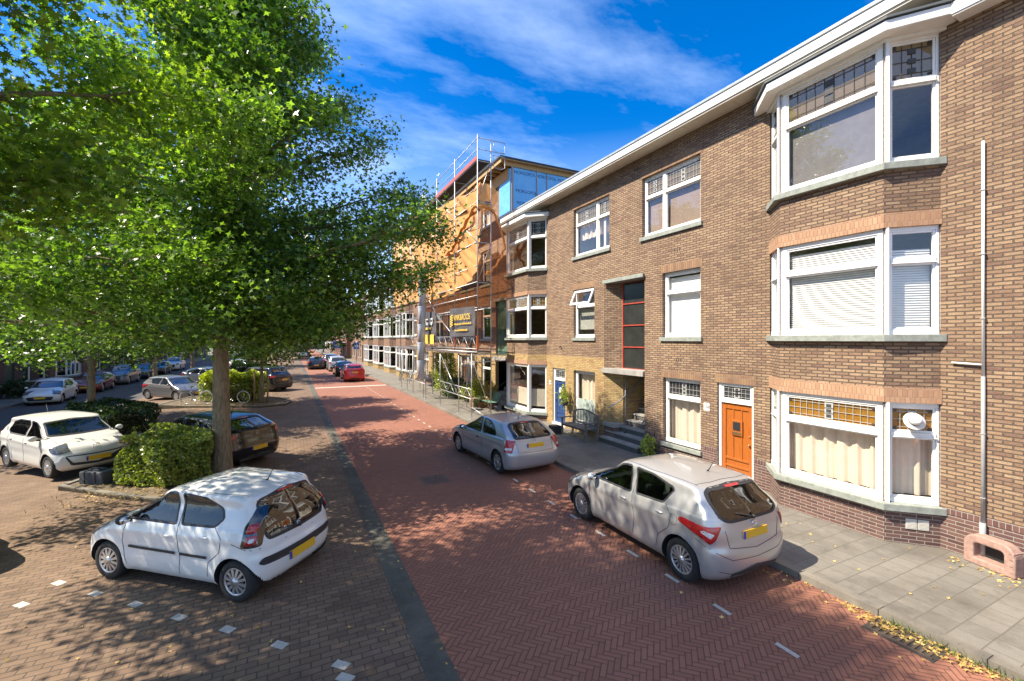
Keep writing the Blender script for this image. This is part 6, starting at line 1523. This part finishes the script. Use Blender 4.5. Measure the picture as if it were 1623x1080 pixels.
# ------------------------------------------------------------------ street furniture and loose things
M_teak = mat('grey_weathered_teak', (.2, .175, .15), .85, var=.35, scale=14); M_green = mat('green_slats', (.13, .24, .17), .7, var=.15)
def bench(label, x, y, ang, m, L=1.3, arms=True, kind='bench'):
    t = thing('garden_bench', label, 'bench', (0, 0, 0)); 
    def P(nm, f): b = MB(); f(b); return b.build(nm, m, t, bevel=.004)
    for sx in (-L/2, L/2):
        P('leg', lambda b: b.box((sx-.03, -.24, 0), (sx+.03, -.18, .62))); P('leg', lambda b: b.add([(sx-.03, .2, 0), (sx+.03, .2, 0), (sx+.03, .26, 0), (sx-.03, .26, 0), (sx-.03, .3, .88), (sx+.03, .3, .88), (sx+.03, .35, .88), (sx-.03, .35, .88)], [(0, 3, 2, 1), (4, 5, 6, 7), (0, 1, 5, 4), (1, 2, 6, 5), (2, 3, 7, 6), (3, 0, 4, 7)]))
        if arms: P('armrest', lambda b: b.box((sx-.04, -.28, .62), (sx+.04, .28, .655)))
    def seat(b):
        for k in range(7): b.box((-L/2-.02, -.25+k*.072, .41), (L/2+.02, -.25+k*.072+.055, .435))
        b.box((-L/2+.03, -.22, .35), (L/2-.03, -.19, .41)); b.box((-L/2+.03, .19, .35), (L/2-.03, .22, .41))
    P('seat', seat)
    def back(b):
        n = 15
        for k in range(n):
            q = -L/2+.08+(L-.16)*k/(n-1); top = .80+.13*math.cos(q/L*PI); b.box((q-.016, .262, .48), (q+.016, .285, top))
        pts = [(-L/2+L*k/16, .275, .81+.13*math.cos((k/16-.5)*PI)) for k in range(17)]
        for p, q in zip(pts, pts[1:]): b.add([(p[0], .25, p[2]), (q[0], .25, q[2]), (q[0], .25, q[2]+.06), (p[0], .25, p[2]+.06), (p[0], .3, p[2]), (q[0], .3, q[2]), (q[0], .3, q[2]+.06), (p[0], .3, p[2]+.06)], [(0, 1, 2, 3), (7, 6, 5, 4), (3, 2, 6, 7), (0, 4, 5, 1), (0, 3, 7, 4), (1, 5, 6, 2)])
        b.box((-L/2, .25, .46), (L/2, .3, .51))
    P('backrest', back); t.location = (x, y, PZ); t.rotation_euler = (0, 0, ang); return t
bench('weathered grey wooden bench against the yellow wall beside the stair', 9.1, 12.95, -PI/2, M_teak, 1.45)
bench('dark low bench under the window of the scaffolded house', 8.95, 23.6-1.0, -PI/2, mat('brown_bench_wood', (.16, .1, .07), .8), 1.3)
# green slatted folding chair-bench beside the scaffold stair
t = thing('folding_bench', 'green slatted folding bench on black legs, beside the stair under the scaffold', 'folding bench', (0, 0, 0))
b = MB()
for k in range(9): b.box((-.55, .2+.02*k, .45+.05*k), (.55, .215+.02*k, .485+.05*k))
b.build('backrest', M_green, t); b = MB()
for k in range(6): b.box((-.55, -.2+k*.065, .43), (.55, -.155+k*.065, .445))
b.build('seat', M_green, t)
for sx in (-.42, .42):
    b = MB(); b.tube([(sx, -.25, 0), (sx, .22, .5), (sx, .4, .9)], .014, 6); b.build('leg', M_plas, t); b = MB(); b.tube([(sx, .3, 0), (sx, -.2, .43)], .014, 6); b.build('leg', M_plas, t)
t.location = (8.75, 19.95, PZ); t.rotation_euler = (0, 0, -PI/2)
t = thing('planter_box', 'small black planter box standing left of the wooden bench', 'planter', (8.75, 13.95, PZ)); b = MB(); b.box((8.58, 13.78, PZ), (8.92, 14.12, PZ+.3))
for k in range(4): b.box((8.57, 13.8+k*.085, PZ+.02), (8.58, 13.85+k*.085, PZ+.28))
b.build('box', mat('black_wood', (.035, .032, .03), .8), t, bevel=.006); b = MB(); b.box((8.6, 13.8, PZ+.27), (8.9, 14.1, PZ+.285)); b.build('soil', M_soil, t)
t = thing('wooden_crate', 'wooden planter crate under the scaffolded house window', 'planter', (8.6, 21.4, PZ)); b = MB(); b.box((8.35, 21.1, PZ), (8.85, 21.7, PZ+.45)); b.build('box', mat('crate_wood', (.25, .17, .1), .85, var=.3), t, bevel=.01); b = MB()
for z in (.12, .27): b.box((8.335, 21.09, PZ+z), (8.35, 21.71, PZ+z+.012))
b.build('gap', M_dark, t)
# round edge brick border tiles by the blue door
t = thing('tile_border', 'row of upright dark tiles edging the wall left of the blue door', 'edging', (9.4, 16, PZ)); b = MB()
for k in range(9): b.obox((9.0+.03*k, 15.9+k*.13-.1, PZ+.08), (.04, .11, .22), Matrix.Rotation(.25, 3, 'X'))
b.build('tiles', mat('dark_tile', (.06, .035, .03), .6), t)
# the hollow pink stone by the downpipe
t = thing('hollow_stone', 'rounded pink cast stone frame with a dark opening, set at the wall foot', 'stone trough', (9.45, 2.8, PZ))
FSn = Face((9.36, 2.50), (9.50, 3.06), (-1, -.3))
def arch(w, h, r, k=6):
    o = [(-w/2, 0), (w/2, 0)]
    for i in range(k+1): a = PI/2*i/k; o.append((w/2-r+r*math.cos(a), h-r+r*math.sin(a)))
    for i in range(k+1): a = PI/2+PI/2*i/k; o.append((-w/2+r+r*math.cos(a), h-r+r*math.sin(a)))
    return o
out_, inn_ = arch(.62, .46, .17), [(x, z+.11) for x, z in arch(.36, .23, .05)]
b = MB(); n = len(out_); vs = []
for o_ in (.0, -.2):
    vs += [FSn.pt(FSn.L/2+x, PZ+z, o_) for x, z in out_]+[FSn.pt(FSn.L/2+x, PZ+z, o_) for x, z in inn_]
fs = []
for i in range(n):
    j = (i+1) % n; fs += [(i, j, n+j, n+i), (2*n+i, 3*n+i, 3*n+j, 2*n+j), (i, 2*n+i, 2*n+j, j), (n+i, n+j, 3*n+j, 3*n+i)]
b.add(vs, fs, 0, False); b.build('stone_frame', mat('pink_cast_stone', (.38, .235, .185), .85, var=.22, scale=16, bump=.006), t, bevel=.022)
b = MB(); 
for k in range(4): FSn.boxp(b, -.012, .05, PZ+.06+k*.09, PZ+.1+k*.09, -.2, .0)
b.build('rib', mat('pink_cast_stone', (0, 0, 0)), t, bevel=.01); b = MB(); FSn.boxp(b, FSn.L/2-.2, FSn.L/2+.2, PZ+.09, PZ+.36, -.21, -.17); b.build('opening_back', M_black, t)
b = MB(); b.tube([(9.64, 2.9, PZ+.1), (9.64, 2.9, .72)], .04, 8); b.build('drain_pipe', mat('grey_pvc', (0, 0, 0)), t)
# black case on the island edge
t = thing('camera_case', 'black padded equipment case with straps lying before the sunlit hedge', 'case', (-4.12, 14.1, .1)); A1 = math.atan2(13.92-14.3, -3.93+4.5)
Mz = Matrix.Rotation(A1, 3, 'Z'); Pc = Vector((-4.22, 14.27, .05))
b = MB(); b.obox(Pc+Vector((0, 0, .16)), (.66, .34, .32), Mz); b.build('bag', mat('black_nylon', (.075, .08, .09), .75, var=.3, scale=40, bump=.004), t, bevel=.03)
b = MB()
for s in (-.17, .12): b.obox(Pc+Mz @ Vector((s, -.172, .16)), (.028, .008, .31), Mz); b.obox(Pc+Mz @ Vector((s, 0, .321)), (.028, .33, .006), Mz)
b.build('straps', M_black, t); b = MB(); b.tube([Pc+Mz @ Vector(p) for p in [(-.17, -.02, .33), (-.12, -.02, .38), (.07, -.02, .38), (.12, -.02, .33)]], .014, 6); b.build('handle', M_black, t)
b = MB(); b.obox(Pc+Mz @ Vector((-.06, .05, .335)), (.34, .2, .035), Mz); b.build('top_pocket', mat('black_nylon', (0, 0, 0)), t, bevel=.012)
for s in (-.17, .14):
    b = MB(); b.obox(Pc+Mz @ Vector((s, -.185, .10)), (.03, .02, .045), Mz); b.build('buckle', M_plas, t)

def bicycle(label, x, y, ang, z, col, rimc, lean=.08, group='bicycles by the hedge', kind='bicycle'):
    t = thing('bicycle', label, 'bicycle', (0, 0, 0), group); fr = mat('bike_'+col[0], col[1], .4, coat=.5); rc = mat('bike_rim_'+rimc[0], rimc[1], .5)
    for wx in (-.53, .53):
        b = MB(); pts = [(wx+.33*math.cos(2*PI*k/28), 0, .345+.33*math.sin(2*PI*k/28)) for k in range(29)]; b.tube(pts, .018, 6, caps=False); w_ = b.build('wheel', M_tyre if rimc[0] != 'white' else rc, t)
        b = MB(); pts = [(wx+.305*math.cos(2*PI*k/28), 0, .345+.305*math.sin(2*PI*k/28)) for k in range(29)]; b.tube(pts, .010, 5, caps=False)
        for k in range(14): a = 2*PI*k/14; b.tube([(wx, 0, .345), (wx+.3*math.cos(a), 0, .345+.3*math.sin(a))], .0022, 3, caps=False)
        b.tube([(wx, -.04, .345), (wx, .04, .345)], .02, 8); b.build('rim', M_chrome, w_)
        b = MB(); pts = [(wx+.365*math.cos(a), 0, .345+.365*math.sin(a)) for a in [.3+2.3*k/10 for k in range(11)]]; b.tube(pts, .02, 5); b.build('mudguard', fr, t)
    b = MB(); bb, st, hd, ax, fa = (-.08, 0, .30), (-.22, 0, .78), (.36, 0, .82), (-.53, 0, .345), (.53, 0, .345)
    b.tube([bb, st, (-.25, 0, .9)], .016, 7); b.tube([bb, (.33, 0, .68)], .018, 7); b.tube([(-.19, 0, .62), (.35, 0, .76)], .014, 7); b.tube([bb, ax], .011, 6); b.tube([(-.21, 0, .72), ax], .009, 6); b.tube([(.32, 0, .95), hd, (.40, 0, .66), fa], .015, 7); b.build('frame', fr, t)
    b = MB(); b.tube([(.05, -.27, .98), (.22, -.26, 1.02), (.32, -.1, 1.0), (.32, .1, 1.0), (.22, .26, 1.02), (.05, .27, .98)], .012, 6); b.build('handlebar', M_chrome, t)
    b = MB(); b.ball((-.26, 0, .94), .11, 10, 0, (1.1, .7, .32)); b.build('saddle', M_plas, t); b = MB(); b.box((-.75, -.07, .72), (-.36, .07, .735)); b.build('carrier', M_plas, t)
    b = MB(); b.lathe([(.10, -.004), (.10, .004)], (-.08, .02, .30), (0, 1, 0), 16); b.tube([(-.08, -.08, .3), (-.0, -.08, .17), (0, -.16, .17)], .01, 5); b.tube([(-.08, .08, .3), (-.16, .08, .43), (-.16, .16, .43)], .01, 5); b.build('crank', M_chrome, t)
    t.location = (x, y, z); t.rotation_euler = (lean, 0, ang); return t
bicycle('pale bicycle with white tyres leaning at the hedge, left one', -4.5, 28.9, -.42, .1, ('grey', (.4, .42, .45)), ('white', (.7, .7, .68)))
bicycle('dark bicycle with white tyres leaning at the hedge, right one', -2.75, 28.35, -.42, .1, ('black', (.03, .03, .035)), ('white', (.7, .7, .68)))
bicycle('black bicycle standing before the dark hedge, behind the white small hatchback', -7.6, 20.4, .15, -.22, ('black', (.03, .03, .035)), ('dark', (.1, .1, .1)), group='bicycles on the left')
bicycle('bicycle parked against the house front beyond the scaffold', 9.1, 37.4, 1.4, PZ, ('grey', (.4, .42, .45)), ('dark', (.1, .1, .1)), group='bicycles on the right pavement')
bicycle('second bicycle in the group beyond the scaffold, nearer the kerb', 8.5, 38.1, 1.1, PZ, ('black', (.03, .03, .035)), ('dark', (.1, .1, .1)), group='bicycles on the right pavement')
# hanging street lamp on span wires
t = thing('street_lamp', 'grey street lamp hanging over the road on wires', 'street lamp', (2.9, 24, 7)); lx, ly, lz = 3.55, 21.5, 6.0
b = MB(); b.lathe([(.02, .25), (.10, .23), (.13, .12), (.3, .02), (.3, -.02), (.26, -.03)], (lx, ly, lz), (0, 0, 1), 20); b.build('shade', mat('lamp_grey', (.32, .32, .32), .5), t); b = MB(); b.lathe([(.26, -.02), (.2, -.09), (.001, -.12)], (lx, ly, lz), (0, 0, 1), 18); b.build('glass_bowl', M_clear, t)
t2 = thing('span_wire', 'thin wires stretched across the road carrying the lamp', 'wire', (lx, ly, 6.4)); b = MB()
b.tube([(-18, ly, 7.9), (-6, ly, 6.8), (lx, ly, 6.30), (XW, ly, 6.55)], .009, 4); b.tube([(lx, ly, 6.3), (lx, ly, 6.22)], .01, 4); b.build('wire_line', M_plas, t2); b = MB(); b.tube([(-18, ly+.6, 8.1), (-5, ly+.4, 7.4), (lx, ly, 6.95), (XW, ly+.2, 7.1)], .007, 4); b.build('wire_line', M_plas, t2)
# blue signs at the crossing
def sign(label, x, y, w_, h_, z, zt): 
    t = thing('road_sign', label, 'road sign', (x, y, 0)); b = MB(); b.tube([(x, y, 0), (x, y, zt)], .04, 8); b.build('post', M_steel, t)
    b = MB(); b.box((x-w_/2, y-.03, z), (x+w_/2, y-.01, z+h_)); p = b.build('sign_plate', mat('sign_blue', (.02, .1, .4), .5), t, bevel=.01)
    b = MB(); b.box((x-w_*.3, y-.04, z+h_*.42), (x+w_*.3, y-.03, z+h_*.5)); b.obox((x+w_*.2, y-.036, z+h_*.58), (w_*.3, .01, h_*.08), Matrix.Rotation(.6, 3, 'Y')); b.obox((x+w_*.2, y-.036, z+h_*.34), (w_*.3, .01, h_*.08), Matrix.Rotation(-.6, 3, 'Y')); b.build('arrow', M_upvc, p)
sign('blue square sign on a post at the crossing before the white awning', 6.4, 72, 1.3, 1.1, 2.2, 3.4); sign('blue sign by the shop, right of the other blue sign', 7.6, 60, .7, .9, 2.3, 3.3)
def bollard(x, y, lb):
    t = thing('bollard', lb, 'bollard', (x, y, 0)); b = MB(); b.tube([(x, y, 0), (x, y, .85)], .07, 10); b.build('post', mat('bollard_red', (.35, .05, .04), .6), t); b = MB(); b.tube([(x, y, .62), (x, y, .74)], .073, 10); b.build('white_band', M_upvc, t)
bollard(-7.8, 46.5, 'red bollard with white band beside the far left side road')
